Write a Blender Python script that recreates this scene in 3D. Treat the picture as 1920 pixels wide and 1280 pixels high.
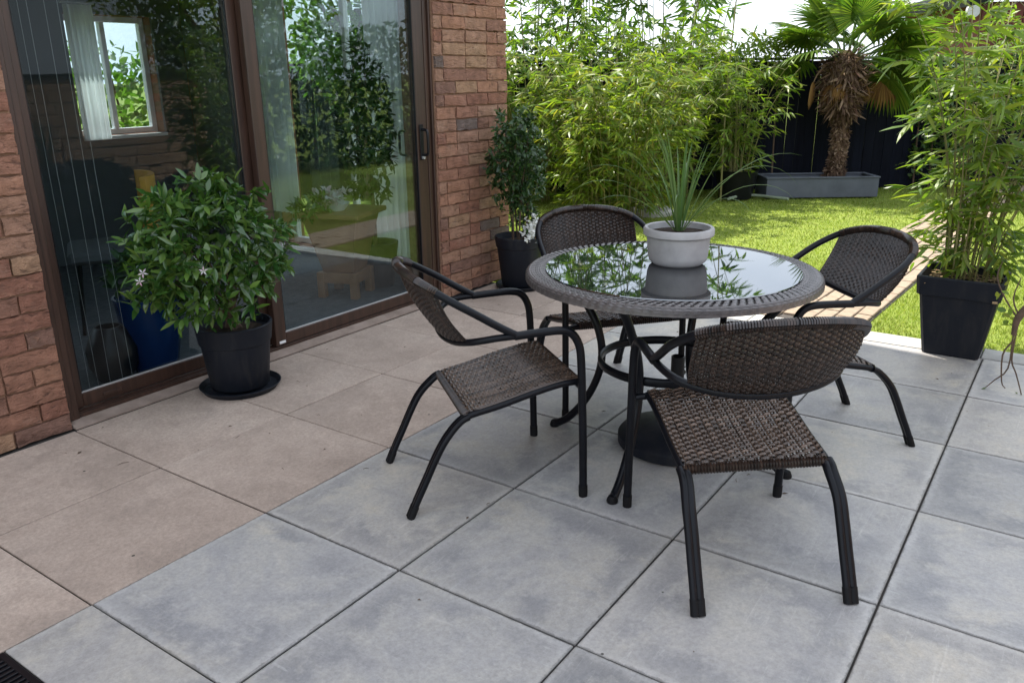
import bpy, math, random
import numpy as np
from mathutils import Vector, Matrix, Quaternion
random.seed(7); RNG = np.random.default_rng(7)
PI = math.pi; R = math.radians
scene = bpy.context.scene
for o in list(bpy.data.objects): bpy.data.objects.remove(o)
COL = scene.collection

# ------------------------------------------------------------------ camera
F_PX, YAW, PITCH, ROLL = 1527.4, 0.609484, -0.315872, -0.012848
CAM = np.array([-0.9066, -2.0678, 1.3803])
_fw = np.array([math.cos(PITCH)*math.cos(YAW), math.cos(PITCH)*math.sin(YAW), math.sin(PITCH)])
_r0 = np.array([math.sin(YAW), -math.cos(YAW), 0.0]); _u0 = np.cross(_r0, _fw)
_r = math.cos(ROLL)*_r0 + math.sin(ROLL)*_u0; _u = -math.sin(ROLL)*_r0 + math.cos(ROLL)*_u0
cam_d = bpy.data.cameras.new('camera'); cam = bpy.data.objects.new('camera', cam_d); COL.objects.link(cam)
cam_d.sensor_width = 36.0; cam_d.sensor_fit = 'HORIZONTAL'; cam_d.lens = 36.0*F_PX/1920.0
cam_d.clip_start = 0.05; cam_d.clip_end = 2000
cam.matrix_world = Matrix(((_r[0], _u[0], -_fw[0], CAM[0]), (_r[1], _u[1], -_fw[1], CAM[1]), (_r[2], _u[2], -_fw[2], CAM[2]), (0, 0, 0, 1)))
scene.camera = cam
def at(px, py, axis, val):
    """point where the ray of a photo pixel meets the plane axis = val"""
    d = _fw + _r*(px-960)/F_PX - _u*(py-640)/F_PX
    return CAM + d*((val-CAM[axis])/d[axis])

# ------------------------------------------------------------------ world, sun, exposure
SUN_EL, SUN_AZ = R(60), R(5.5)            # azimuth from +Y towards +X
world = bpy.data.worlds.new('World'); scene.world = world; world.use_nodes = True
nt = world.node_tree; nt.nodes.clear()
w_out = nt.nodes.new('ShaderNodeOutputWorld'); w_bg = nt.nodes.new('ShaderNodeBackground')
w_sky = nt.nodes.new('ShaderNodeTexSky'); w_sky.sky_type = 'NISHITA'; w_sky.sun_disc = False
w_sky.sun_elevation = SUN_EL; w_sky.sun_rotation = SUN_AZ; w_sky.air_density = 1.0; w_sky.dust_density = 2.5; w_sky.ozone_density = 1.0
w_tc = nt.nodes.new('ShaderNodeTexCoord'); w_map = nt.nodes.new('ShaderNodeMapping'); w_map.inputs['Scale'].default_value = (1.6, 1.6, 4.0)
w_noise = nt.nodes.new('ShaderNodeTexNoise'); w_noise.inputs['Scale'].default_value = 1.7; w_noise.inputs['Detail'].default_value = 6; w_noise.inputs['Roughness'].default_value = 0.55
w_ramp = nt.nodes.new('ShaderNodeValToRGB'); w_ramp.color_ramp.elements[0].position = 0.30; w_ramp.color_ramp.elements[1].position = 0.68
w_ramp.color_ramp.elements[0].color = (0.45, 0.45, 0.45, 1); w_ramp.color_ramp.elements[1].color = (0.9, 0.9, 0.9, 1)
w_mix = nt.nodes.new('ShaderNodeMix'); w_mix.data_type = 'RGBA'; w_mix.inputs['B'].default_value = (7.1, 7.7, 8.5, 1)
nt.links.new(w_tc.outputs['Generated'], w_map.inputs['Vector']); nt.links.new(w_map.outputs['Vector'], w_noise.inputs['Vector'])
nt.links.new(w_noise.outputs['Fac'], w_ramp.inputs['Fac']); nt.links.new(w_ramp.outputs['Color'], w_mix.inputs['Factor'])
nt.links.new(w_sky.outputs['Color'], w_mix.inputs['A']); nt.links.new(w_mix.outputs['Result'], w_bg.inputs['Color'])
w_bg.inputs['Strength'].default_value = 0.125
nt.links.new(w_bg.outputs['Background'], w_out.inputs['Surface'])
sun_d = bpy.data.lights.new('sun', 'SUN'); sun_d.energy = 5.0; sun_d.angle = R(0.53); sun_d.color = (1.0, 0.94, 0.84)
sun = bpy.data.objects.new('sun', sun_d); COL.objects.link(sun)
sd = Vector((math.sin(SUN_AZ)*math.cos(SUN_EL), math.cos(SUN_AZ)*math.cos(SUN_EL), math.sin(SUN_EL)))
sun.rotation_euler = sd.to_track_quat('Z', 'Y').to_euler(); sun.location = (0, 8, 12)
scene.view_settings.view_transform = 'Standard'; scene.view_settings.look = 'None'
scene.view_settings.exposure = 1.18; scene.view_settings.gamma = 1.0; scene.view_settings.use_curve_mapping = False
scene.render.resolution_x = 1024; scene.render.resolution_y = 682

# ------------------------------------------------------------------ helpers
class MB:
    def __init__(s): s.v = []; s.f = []
    def add(s, v, f):
        b = len(s.v); s.v.extend([tuple(map(float, p)) for p in v]); s.f.extend([tuple(i+b for i in q) for q in f]); return s
    def box(s, x0, x1, y0, y1, z0, z1, bev=0.0):
        if bev <= 0:
            v = [(x, y, z) for x in (x0, x1) for y in (y0, y1) for z in (z0, z1)]
            return s.add(v, [(0, 1, 3, 2), (4, 6, 7, 5), (0, 4, 5, 1), (2, 3, 7, 6), (0, 2, 6, 4), (1, 5, 7, 3)])
        c = ((x0+x1)/2, (y0+y1)/2, (z0+z1)/2); h = ((x1-x0)/2, (y1-y0)/2, (z1-z0)/2); V = []; idx = {}
        for sx in (-1, 1):
            for sy in (-1, 1):
                for sz in (-1, 1):
                    for a in range(3):
                        q = [h[k]-(0 if k == a else bev) for k in range(3)]
                        idx[(sx, sy, sz, a)] = len(V); V.append((c[0]+sx*q[0], c[1]+sy*q[1], c[2]+sz*q[2]))
        Fs = []
        for a in range(3):
            o1, o2 = (a+1) % 3, (a+2) % 3
            for sg in (-1, 1):
                q = []
                for (p, r) in ((-1, -1), (1, -1), (1, 1), (-1, 1)):
                    t = [0, 0, 0]; t[a] = sg; t[o1] = p; t[o2] = r; q.append(idx[(*t, a)])
                Fs.append(tuple(q if sg > 0 else q[::-1]))
            for p in (-1, 1):
                for r in (-1, 1):
                    q = []
                    for (sg, b) in ((-1, o1), (1, o1), (1, o2), (-1, o2)):
                        t = [0, 0, 0]; t[a] = sg; t[o1] = p; t[o2] = r; q.append(idx[(*t, b)])
                    Fs.append(tuple(q if p*r > 0 else q[::-1]))
        for k in ((-1, -1, -1), (1, 1, 1), (1, -1, -1), (-1, 1, -1), (-1, -1, 1), (1, 1, -1), (1, -1, 1), (-1, 1, 1)):
            q = [idx[(*k, a)] for a in range(3)]; Fs.append(tuple(q if k[0]*k[1]*k[2] > 0 else q[::-1]))
        return s.add(V, Fs)
    def lathe(s, prof, n=40, c=(0, 0, 0), cap=True):
        V = []; Fs = []; m = len(prof)
        for i in range(n):
            a = 2*PI*i/n
            for (r, z) in prof: V.append((c[0]+r*math.cos(a), c[1]+r*math.sin(a), c[2]+z))
        for i in range(n):
            j = (i+1) % n
            for k in range(m-1): Fs.append((i*m+k, j*m+k, j*m+k+1, i*m+k+1))
        if cap:
            if prof[0][0] > 1e-5: Fs.append(tuple(i*m for i in range(n))[::-1])
            if prof[-1][0] > 1e-5: Fs.append(tuple(i*m+m-1 for i in range(n)))
        return s.add(V, Fs)
    def tube(s, pts, rad, n=10, cap=True, prof=None, smooth=0, up=None, sl=None):
        P = spline(pts, smooth) if smooth else np.array(pts, float)
        rad = np.interp(np.linspace(0, 1, len(P)), np.linspace(0, 1, len(rad)), rad) if hasattr(rad, '__len__') else np.full(len(P), rad)
        T = np.gradient(P, axis=0); T /= np.linalg.norm(T, axis=1)[:, None]+1e-12
        N = np.array(up if up is not None else ((0, 0, 1) if abs(T[0][2]) < 0.9 else (1, 0, 0)), float); rings = []
        for i in range(len(P)):
            N = N - T[i]*(N@T[i]); N /= np.linalg.norm(N)+1e-12; B = np.cross(T[i], N)
            if prof is None: rings.append([P[i]+rad[i]*(math.cos(a)*N+math.sin(a)*B) for a in np.arange(n)*2*PI/n])
            else: rings.append([P[i]+a*N+b*B for (a, b) in prof])
        if sl: rings = rings[sl[0]:sl[1]]
        k = len(rings[0]); V = [p for r_ in rings for p in r_]; Fs = []
        for i in range(len(rings)-1):
            for j in range(k):
                j2 = (j+1) % k; Fs.append((i*k+j, i*k+j2, (i+1)*k+j2, (i+1)*k+j))
        if cap: Fs += [tuple(range(k))[::-1], tuple((len(rings)-1)*k+j for j in range(k))]
        return s.add(V, Fs)
    def mesh(s, name, mat, smooth=False, ang=None):
        me = bpy.data.meshes.new(name); me.from_pydata(s.v, [], s.f); me.update()
        if mat: me.materials.append(mat)
        if smooth:
            me.shade_smooth()
            if ang: me.set_sharp_from_angle(angle=R(ang))
        return me
    def obj(s, name, mat, parent=None, smooth=False, ang=40, **kw):
        return link(name, s.mesh(name, mat, smooth, ang), parent, **kw)
def spline(pts, m):
    P = np.array(pts, float); Q = np.vstack([2*P[0]-P[1], P, 2*P[-1]-P[-2]]); out = []
    for i in range(1, len(Q)-2):
        for t in np.arange(m)/m:
            a, b, c, d = Q[i-1], Q[i], Q[i+1], Q[i+2]
            out.append(0.5*((2*b)+(c-a)*t+(2*a-5*b+4*c-d)*t*t+(3*b-a-3*c+d)*t**3))
    out.append(P[-1]); return np.array(out)
def link(name, data, parent=None, loc=None, kind=None, label=None, cat=None, group=None, mw=None):
    o = bpy.data.objects.new(name, data); COL.objects.link(o)
    if parent: o.parent = parent
    if loc is not None: o.location = loc
    if mw is not None: o.matrix_local = mw
    if kind: o['kind'] = kind
    if label: o['label'] = label
    if cat: o['category'] = cat
    if group: o['group'] = group
    return o
def thing(name, label, cat, loc=(0, 0, 0), rz=0.0, group=None):
    o = link(name, None, None, loc, None, label, cat, group); o.rotation_euler = (0, 0, rz); o.empty_display_size = 0.1; return o
def copy_tree(o, parent=None):
    c = o.copy(); COL.objects.link(c); c.parent = parent
    for ch in list(o.children): copy_tree(ch, c)
    return c
def fast_mesh(name, V, quads, mat, smooth=True):
    """numpy arrays -> mesh (all faces same vertex count)"""
    me = bpy.data.meshes.new(name); n, k = quads.shape
    me.vertices.add(len(V)); me.vertices.foreach_set('co', V.astype(np.float32).ravel())
    me.loops.add(n*k); me.loops.foreach_set('vertex_index', quads.astype(np.int32).ravel())
    me.polygons.add(n); me.polygons.foreach_set('loop_start', np.arange(0, n*k, k, dtype=np.int32))
    me.update(calc_edges=True); me.materials.append(mat)
    if smooth: me.shade_smooth()
    return me

# ------------------------------------------------------------------ materials
class NT:
    def __init__(s, name):
        s.m = bpy.data.materials.new(name); s.m.use_nodes = True; s.t = s.m.node_tree; s.b = s.t.nodes['Principled BSDF']; s.out = s.t.nodes['Material Output']
    def n(s, typ, **kw):
        x = s.t.nodes.new('ShaderNode'+typ)
        for k, v in kw.items():
            if k in x.inputs.keys(): x.inputs[k].default_value = v
            else: setattr(x, k, v)
        return x
    def l(s, a, b): s.t.links.new(a, b)
    def set(s, **kw):
        for k, v in kw.items(): s.b.inputs[k.replace('_', ' ')].default_value = v
    def noise(s, scale, detail=4, rough=0.55, vec=None, dist=0.0):
        x = s.n('TexNoise'); x.inputs['Scale'].default_value = scale; x.inputs['Detail'].default_value = detail; x.inputs['Roughness'].default_value = rough; x.inputs['Distortion'].default_value = dist
        if vec is not None: s.l(vec, x.inputs['Vector'])
        return x.outputs['Fac']
    def ramp(s, fac, stops, interp='LINEAR'):
        x = s.n('ValToRGB'); e = x.color_ramp.elements; x.color_ramp.interpolation = interp
        while len(e) < len(stops): e.new(0.5)
        for i, (p, c) in enumerate(stops):
            e[i].position = p; e[i].color = (*c, 1) if hasattr(c, '__len__') else (c, c, c, 1)
        s.l(fac, x.inputs['Fac']); return x.outputs['Color']
    def mix(s, fac, a, b, mode='MIX'):
        x = s.n('Mix'); x.data_type = 'RGBA'; x.blend_type = mode
        for k, v in (('Factor', fac), ('A', a), ('B', b)):
            if hasattr(v, 'is_linked'): s.l(v, x.inputs[k])
            elif hasattr(v, '__len__'): x.inputs[k].default_value = (*v, 1)
            else: x.inputs[k].default_value = v
        return x.outputs['Result']
    def math(s, op, a, b=0.0, c=None):
        x = s.n('Math'); x.operation = op
        for i, v in enumerate((a, b) if c is None else (a, b, c)):
            if hasattr(v, 'is_linked'): s.l(v, x.inputs[i])
            else: x.inputs[i].default_value = v
        return x.outputs[0]
    def bump(s, h, strength=0.3, dist=0.01):
        x = s.n('Bump'); x.inputs['Strength'].default_value = strength; x.inputs['Distance'].default_value = dist; s.l(h, x.inputs['Height']); s.l(x.outputs['Normal'], s.b.inputs['Normal'])
    def objvec(s, rnd=40.0):
        tc = s.n('TexCoord'); oi = s.n('ObjectInfo'); v = s.n('VectorMath'); v.operation = 'MULTIPLY_ADD'
        cmb = s.n('CombineXYZ'); s.l(oi.outputs['Random'], cmb.inputs[0]); s.l(oi.outputs['Random'], cmb.inputs[1]); s.l(oi.outputs['Random'], cmb.inputs[2])
        s.l(cmb.outputs[0], v.inputs[0]); v.inputs[1].default_value = (rnd, rnd*1.7, rnd*0.6); s.l(tc.outputs['Object'], v.inputs[2])
        return v.outputs[0], oi.outputs['Random'], tc.outputs['Object']
    def rnd(s):
        """random per leaf: loose island plus object"""
        g = s.n('NewGeometry'); oi = s.n('ObjectInfo')
        return s.math('FRACT', s.math('ADD', g.outputs['Random Per Island'], oi.outputs['Random']))

def m_plain(name, col, rough=0.5, metal=0.0, var=0.15, scale=12, bump=0.0, bscale=80, spec=0.5):
    k = NT(name); vec, rn, _ = k.objvec(); f = k.noise(scale, 5, 0.6, vec)
    k.l(k.ramp(f, [(0.25, tuple(c*(1-var) for c in col)), (0.75, tuple(min(1, c*(1+var)) for c in col))]), k.b.inputs['Base Color'])
    k.set(Roughness=rough, Metallic=metal, Specular_IOR_Level=spec)
    k.l(k.ramp(f, [(0.2, max(0.02, rough-0.08)), (0.8, min(1, rough+0.1))]), k.b.inputs['Roughness'])
    if bump: k.bump(k.noise(bscale, 4, 0.6, vec), bump, 0.004)
    return k.m

def m_grey_slab():
    k = NT('grey_porcelain_slab'); vec, rn, ob = k.objvec()
    sp = k.n('SeparateXYZ'); k.l(ob, sp.inputs[0])
    big = k.noise(2.9, 9, 0.68, vec, 0.5); mid = k.noise(10, 9, 0.72, vec, 0.3); fine = k.noise(90, 4, 0.7, vec)
    e = k.math('SUBTRACT', 0.297, k.math('MAXIMUM', k.math('ABSOLUTE', sp.outputs[0]), k.math('ABSOLUTE', sp.outputs[1])))
    e2 = k.math('ADD', e, k.math('ADD', k.math('MULTIPLY', k.math('SUBTRACT', big, 0.5), 0.34), k.math('MULTIPLY', k.math('SUBTRACT', mid, 0.5), 0.22)))
    base = k.ramp(k.math('ADD', k.math('MULTIPLY', big, 0.75), k.math('MULTIPLY', mid, 0.25)), [(0.34, (0.262, 0.262, 0.276)), (0.45, (0.330, 0.328, 0.334)), (0.54, (0.378, 0.370, 0.358)), (0.64, (0.430, 0.405, 0.362))])
    rough_e = k.noise(34, 6, 0.75, vec)
    e2 = k.math('ADD', e2, k.math('MULTIPLY', k.math('SUBTRACT', rough_e, 0.5), 0.10))
    band = k.ramp(e2, [(0.0, 0.0), (0.02, 0.55), (0.06, 1.0), (0.10, 0.45), (0.13, 0.1), (0.20, 0.0)])
    patch = k.ramp(k.noise(5.5, 4, 0.6, vec, 0.3), [(0.38, 0.15), (0.60, 1.0)])
    base = k.mix(k.math('MULTIPLY', k.math('MULTIPLY', band, patch), 0.72), base, (0.205, 0.210, 0.230))
    chalk = k.ramp(k.math('ADD', e, k.math('MULTIPLY', k.math('SUBTRACT', rough_e, 0.5), 0.045)), [(0.002, 0), (0.008, 1), (0.014, 1), (0.026, 0)])
    base = k.mix(k.math('MULTIPLY', k.math('MULTIPLY', chalk, patch), 0.22), base, (0.56, 0.56, 0.58))
    st = k.n('Mapping'); st.inputs['Scale'].default_value = (2.0, 30, 1); st.inputs['Rotation'].default_value = (0, 0, 0.4); k.l(vec, st.inputs['Vector'])
    streak = k.ramp(k.noise(1.6, 7, 0.75, st.outputs[0], 1.6), [(0.58, 0), (0.66, 1)])
    base = k.mix(k.math('MULTIPLY', streak, 0.26), base, (0.58, 0.58, 0.58))
    st2 = k.n('Mapping'); st2.inputs['Scale'].default_value = (24, 3, 1); st2.inputs['Rotation'].default_value = (0, 0, 0.9); k.l(vec, st2.inputs['Vector'])
    streak2 = k.ramp(k.noise(1.3, 7, 0.75, st2.outputs[0], 1.2), [(0.60, 0), (0.70, 1)])
    base = k.mix(k.math('MULTIPLY', streak2, 0.28), base, (0.24, 0.24, 0.26))
    base = k.mix(1.0, base, k.ramp(rough_e, [(0.3, 0.90), (0.7, 1.08)]), 'MULTIPLY')
    base = k.mix(1.0, base, k.ramp(k.noise(85, 6, 0.85, vec), [(0.34, 0.82), (0.66, 1.15)]), 'MULTIPLY')
    base = k.mix(1.0, base, k.ramp(rn, [(0, 0.86), (1, 1.12)]), 'MULTIPLY')
    base = k.mix(k.ramp(k.math('FRACT', k.math('MULTIPLY', rn, 7.31)), [(0.3, 0.0), (1.0, 0.30)]), base, k.mix(1.0, base, (1.10, 1.0, 0.86), 'MULTIPLY'))
    sm = k.n('Mapping'); sm.inputs['Scale'].default_value = (11, 11, 11); k.l(vec, sm.inputs['Vector'])
    vo = k.n('TexVoronoi'); vo.inputs['Scale'].default_value = 1.0; k.l(sm.outputs[0], vo.inputs['Vector'])
    pick = k.math('GREATER_THAN', k.noise(3.1, 2, 0.5, vec), 0.60)
    speck = k.math('MULTIPLY', k.ramp(vo.outputs['Distance'], [(0.035, 1.0), (0.055, 0.0)]), pick)
    base = k.mix(speck, base, (0.05, 0.045, 0.04))
    base = k.mix(1.0, base, (1.02, 0.99, 0.945), 'MULTIPLY')
    chip = k.ramp(k.math('ADD', e, k.math('MULTIPLY', k.math('SUBTRACT', k.noise(26, 6, 0.8, vec), 0.56), 0.030)), [(0.0, 1.0), (0.0022, 0.0)])
    base = k.mix(k.math('MULTIPLY', chip, 0.5), base, (0.10, 0.095, 0.09))
    k.l(base, k.b.inputs['Base Color']); k.l(k.ramp(mid, [(0.2, 0.42), (0.8, 0.66)]), k.b.inputs['Roughness'])
    k.bump(k.mix(0.5, mid, fine), 0.12, 0.004); return k.m
def m_beige_slab():
    k = NT('beige_concrete_slab'); vec, rn, ob = k.objvec()
    big = k.noise(2.2, 4, 0.6, vec); mid = k.noise(14, 5, 0.65, vec); fine = k.noise(170, 3, 0.7, vec)
    base = k.ramp(big, [(0.3, (0.320, 0.250, 0.203)), (0.5, (0.390, 0.306, 0.250)), (0.72, (0.445, 0.358, 0.296))])
    base = k.mix(1.0, base, k.ramp(mid, [(0.3, 0.90), (0.7, 1.08)]), 'MULTIPLY')
    base = k.mix(1.0, base, k.ramp(k.noise(75, 6, 0.85, vec), [(0.34, 0.76), (0.66, 1.20)]), 'MULTIPLY')
    base = k.mix(k.ramp(k.noise(4.2, 8, 0.75, vec, 0.5), [(0.52, 0.0), (0.70, 0.45)]), base, (0.24, 0.195, 0.165))
    base = k.mix(1.0, base, k.ramp(rn, [(0, 0.88), (1, 1.10)]), 'MULTIPLY')
    sm = k.n('Mapping'); sm.inputs['Scale'].default_value = (13, 13, 13); k.l(vec, sm.inputs['Vector'])
    vo = k.n('TexVoronoi'); vo.inputs['Scale'].default_value = 1.0; k.l(sm.outputs[0], vo.inputs['Vector'])
    pick = k.math('GREATER_THAN', k.noise(3.7, 2, 0.5, vec), 0.58)
    base = k.mix(k.math('MULTIPLY', k.ramp(vo.outputs['Distance'], [(0.05, 1.0), (0.08, 0.0)]), pick), base, (0.06, 0.05, 0.04))
    k.l(base, k.b.inputs['Base Color']); k.set(Roughness=0.85, Specular_IOR_Level=0.3)
    k.bump(k.mix(0.6, mid, fine), 0.35, 0.004); return k.m
def m_brick():
    k = NT('creased_red_brick'); vec, rn, ob = k.objvec()
    col = k.ramp(rn, [(0.0, (0.300, 0.150, 0.106)), (0.18, (0.345, 0.178, 0.122)), (0.36, (0.265, 0.125, 0.090)), (0.52, (0.330, 0.185, 0.132)), (0.68, (0.255, 0.132, 0.098)), (0.78, (0.350, 0.210, 0.138)), (0.87, (0.225, 0.125, 0.098)), (0.95, (0.150, 0.110, 0.100))], 'CONSTANT')
    st = k.n('Mapping'); st.inputs['Scale'].default_value = (11, 11, 36); st.inputs['Rotation'].default_value = (0, 0.25, 0); k.l(vec, st.inputs['Vector'])
    crease = k.noise(1.0, 5, 0.62, st.outputs[0], 1.6); fine = k.noise(120, 4, 0.7, vec); mid = k.noise(22, 5, 0.6, vec)
    col = k.mix(1.0, col, k.ramp(mid, [(0.28, 0.72), (0.72, 1.3)]), 'MULTIPLY')
    col = k.mix(k.ramp(crease, [(0.60, 0.0), (0.72, 0.5)]), col, (0.46, 0.25, 0.16))
    col = k.mix(k.ramp(crease, [(0.30, 0.85), (0.43, 0.0)]), col, (0.085, 0.045, 0.036))  # crease shade put into the colour so the roughness shows
    col = k.mix(k.ramp(k.noise(6, 6, 0.7, vec), [(0.55, 0.0), (0.75, 0.35)]), col, (0.36, 0.28, 0.23))
    col = k.mix(1.0, col, (0.90, 0.90, 0.86), 'MULTIPLY')
    k.l(col, k.b.inputs['Base Color']); k.set(Roughness=0.9, Specular_IOR_Level=0.2)
    k.bump(k.mix(0.35, crease, fine), 1.0, 0.020); return k.m
def m_leaf(name, cols, trans=0.35, rough=0.4, spec=0.4, tcol=None):
    k = NT(name); rn = k.rnd(); n = len(cols)
    col = k.ramp(rn, [(i/max(1, n-1), c) for i, c in enumerate(cols)])
    geo = k.n('NewGeometry')
    col = k.mix(1.0, col, k.ramp(k.noise(2.2, 2, 0.5, geo.outputs['Position']), [(0.3, 0.75), (0.7, 1.2)]), 'MULTIPLY')
    k.l(col, k.b.inputs['Base Color']); k.set(Roughness=rough, Specular_IOR_Level=spec)
    if trans:
        tr = k.n('BsdfTranslucent'); tm = k.mix(1.0, col, tcol or (1.35, 1.5, 0.55), 'MULTIPLY'); k.l(tm, tr.inputs['Color'])
        mx = k.n('MixShader'); mx.inputs[0].default_value = trans; k.l(k.b.outputs[0], mx.inputs[1]); k.l(tr.outputs[0], mx.inputs[2]); k.l(mx.outputs[0], k.out.inputs['Surface'])
    return k.m
def m_glass():
    k = NT('door_glass'); fr = k.n('Fresnel'); fr.inputs['IOR'].default_value = 1.75
    gl = k.n('BsdfGlossy'); gl.inputs['Roughness'].default_value = 0.004; gl.inputs['Color'].default_value = (0.92, 0.96, 1, 1)
    tc = k.n('TexCoord'); nz = k.n('TexNoise'); nz.inputs['Scale'].default_value = 1.3; k.l(tc.outputs['Object'], nz.inputs['Vector'])
    bp = k.n('Bump'); bp.inputs['Strength'].default_value = 0.05; bp.inputs['Distance'].default_value = 0.01; k.l(nz.outputs['Fac'], bp.inputs['Height']); k.l(bp.outputs[0], gl.inputs['Normal'])
    tr = k.n('BsdfTransparent'); tr.inputs['Color'].default_value = (0.80, 0.85, 0.86, 1); mx = k.n('MixShader')
    k.l(k.math('MULTIPLY_ADD', fr.outputs[0], 0.13, 0.0), mx.inputs[0])
    k.l(tr.outputs[0], mx.inputs[1]); k.l(gl.outputs[0], mx.inputs[2]); k.l(mx.outputs[0], k.out.inputs['Surface']); return k.m
def m_weave(name, c0, c1, rough=0.34):
    k = NT(name); rn = k.rnd(); vec, r2, ob = k.objvec(); f = k.noise(40, 3, 0.6, vec)
    col = k.ramp(rn, [(0, c0), (0.6, tuple((a+b)/2 for a, b in zip(c0, c1))), (1, c1)])
    col = k.mix(1.0, col, k.ramp(f, [(0.3, 0.75), (0.7, 1.3)]), 'MULTIPLY')
    k.l(col, k.b.inputs['Base Color']); k.set(Roughness=rough, Specular_IOR_Level=0.55); return k.m
def m_wood_frame():
    k = NT('brown_frame_finish'); vec, rn, ob = k.objvec(); mp = k.n('Mapping'); mp.inputs['Scale'].default_value = (40, 40, 2.5); k.l(ob, mp.inputs['Vector'])
    f = k.noise(1, 5, 0.6, mp.outputs[0], 0.6)
    k.l(k.ramp(f, [(0.3, (0.026, 0.013, 0.009)), (0.7, (0.062, 0.030, 0.020))]), k.b.inputs['Base Color']); k.set(Roughness=0.42); k.bump(f, 0.1, 0.002); return k.m
def m_fence():
    k = NT('dark_painted_board'); vec, rn, ob = k.objvec(); mp = k.n('Mapping'); mp.inputs['Scale'].default_value = (30, 30, 2); k.l(vec, mp.inputs['Vector'])
    f = k.noise(1, 5, 0.65, mp.outputs[0], 0.5)
    c = k.ramp(f, [(0.3, (0.0035, 0.0042, 0.009)), (0.75, (0.008, 0.010, 0.019))])
    k.l(k.mix(1.0, c, k.ramp(rn, [(0, 0.8), (1, 1.35)]), 'MULTIPLY'), k.b.inputs['Base Color']); k.set(Roughness=0.8, Specular_IOR_Level=0.12); k.bump(f, 0.4, 0.004); return k.m
def m_ground(name, stops, scale=3, rough=0.95, bump=0.3, bs=60):
    k = NT(name); tc = k.n('TexCoord'); f = k.noise(scale, 8, 0.65, tc.outputs['Object']); k.l(k.ramp(f, stops), k.b.inputs['Base Color']); k.set(Roughness=rough, Specular_IOR_Level=0.2)
    k.bump(k.noise(bs, 5, 0.7, tc.outputs['Object']), bump, 0.02); return k.m
def m_housewall():
    k = NT('house_brick_courses'); tc = k.n('TexCoord'); mp = k.n('Mapping'); mp.inputs['Rotation'].default_value = (PI/2, 0, 0); k.l(tc.outputs['Object'], mp.inputs['Vector'])
    b = k.n('TexBrick'); k.l(mp.outputs[0], b.inputs['Vector']); b.inputs['Scale'].default_value = 1.0
    for nm, v in (('Brick Width', 0.225), ('Row Height', 0.075), ('Mortar Size', 0.005)): b.inputs[nm].default_value = v
    b.inputs['Color1'].default_value = (0.31, 0.12, 0.07, 1); b.inputs['Color2'].default_value = (0.22, 0.09, 0.06, 1); b.inputs['Mortar'].default_value = (0.2, 0.12, 0.08, 1)
    k.l(b.outputs['Color'], k.b.inputs['Base Color']); k.set(Roughness=0.9); return k.m
def m_pot():
    k = NT('charcoal_plastic'); vec, rn, ob = k.objvec(); mp = k.n('Mapping'); mp.inputs['Scale'].default_value = (16, 16, 3); k.l(vec, mp.inputs['Vector'])
    f = k.noise(1.0, 7, 0.7, mp.outputs[0], 0.4); g = k.noise(45, 6, 0.75, vec)
    c = k.mix(k.ramp(f, [(0.50, 0.0), (0.75, 0.5)]), (0.0085, 0.0105, 0.016), (0.040, 0.038, 0.036))
    c = k.mix(k.ramp(g, [(0.60, 0.0), (0.72, 0.35)]), c, (0.06, 0.052, 0.045))
    k.l(c, k.b.inputs['Base Color']); k.l(k.ramp(f, [(0.3, 0.42), (0.7, 0.68)]), k.b.inputs['Roughness']); k.set(Specular_IOR_Level=0.22); k.bump(g, 0.08, 0.003); return k.m
M = {}
M['grey'] = m_grey_slab(); M['beige'] = m_beige_slab(); M['brick'] = m_brick()
M['mortar'] = m_plain('brown_mortar', (0.25, 0.145, 0.095), 0.95, 0, 0.25, 30, 0.6, 120, 0.2)
M['joint'] = m_plain('dark_joint_sand', (0.05, 0.043, 0.038), 0.95, 0, 0.4, 30)
M['frame'] = m_wood_frame(); M['glass'] = m_glass()
M['black'] = m_plain('black_hardware', (0.007, 0.007, 0.009), 0.35, 0, 0.2, spec=0.3)
M['metal'] = m_plain('dark_powder_coated_tube', (0.0045, 0.005, 0.0075), 0.34, 0.0, 0.3, 20, 0.05, 200, 0.2)
M['rubber'] = m_plain('black_rubber', (0.006, 0.006, 0.007), 0.6, spec=0.2)
M['weave'] = m_weave('shaded_brown_wicker', (0.009, 0.0055, 0.0042), (0.040, 0.023, 0.016), 0.30)  # darker copy of the wicker, shade on the backrests put into the colour
M['seat_weave'] = m_weave('sky_lit_brown_wicker', (0.030, 0.020, 0.015), (0.125, 0.082, 0.058), 0.27)  # lighter copy of the wicker, sky sheen on the seats put into the colour
M['rim'] = m_weave('grey_brown_wicker', (0.05, 0.042, 0.041), (0.13, 0.112, 0.108), 0.40)
M['navy'] = m_pot()
M['slate'] = m_plain('grey_blue_painted_wood', (0.085, 0.095, 0.115), 0.75, 0, 0.25, 6, 0.2, 60)
M['whitepot'] = m_plain('off_white_ceramic', (0.34, 0.33, 0.33), 0.6, 0, 0.18, 14, 0.12, 90)
M['soil'] = m_ground('potting_soil', [(0.3, (0.018, 0.012, 0.008)), (0.7, (0.06, 0.04, 0.027))], 40, 0.95, 0.8, 90)
M['straw'] = m_plain('dry_straw', (0.33, 0.23, 0.12), 0.8, 0, 0.3, 30)
M['fence'] = m_fence()
M['bamboo'] = m_leaf('bamboo_leaf', [(0.070, 0.140, 0.020), (0.140, 0.220, 0.028), (0.185, 0.250, 0.034), (0.110, 0.185, 0.028), (0.235, 0.250, 0.038)], 0.48)
M['bamboo_y'] = m_leaf('yellow_bamboo_leaf', [(0.080, 0.150, 0.022), (0.155, 0.225, 0.030), (0.215, 0.255, 0.036), (0.105, 0.180, 0.028), (0.230, 0.200, 0.042)], 0.45)
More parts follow.
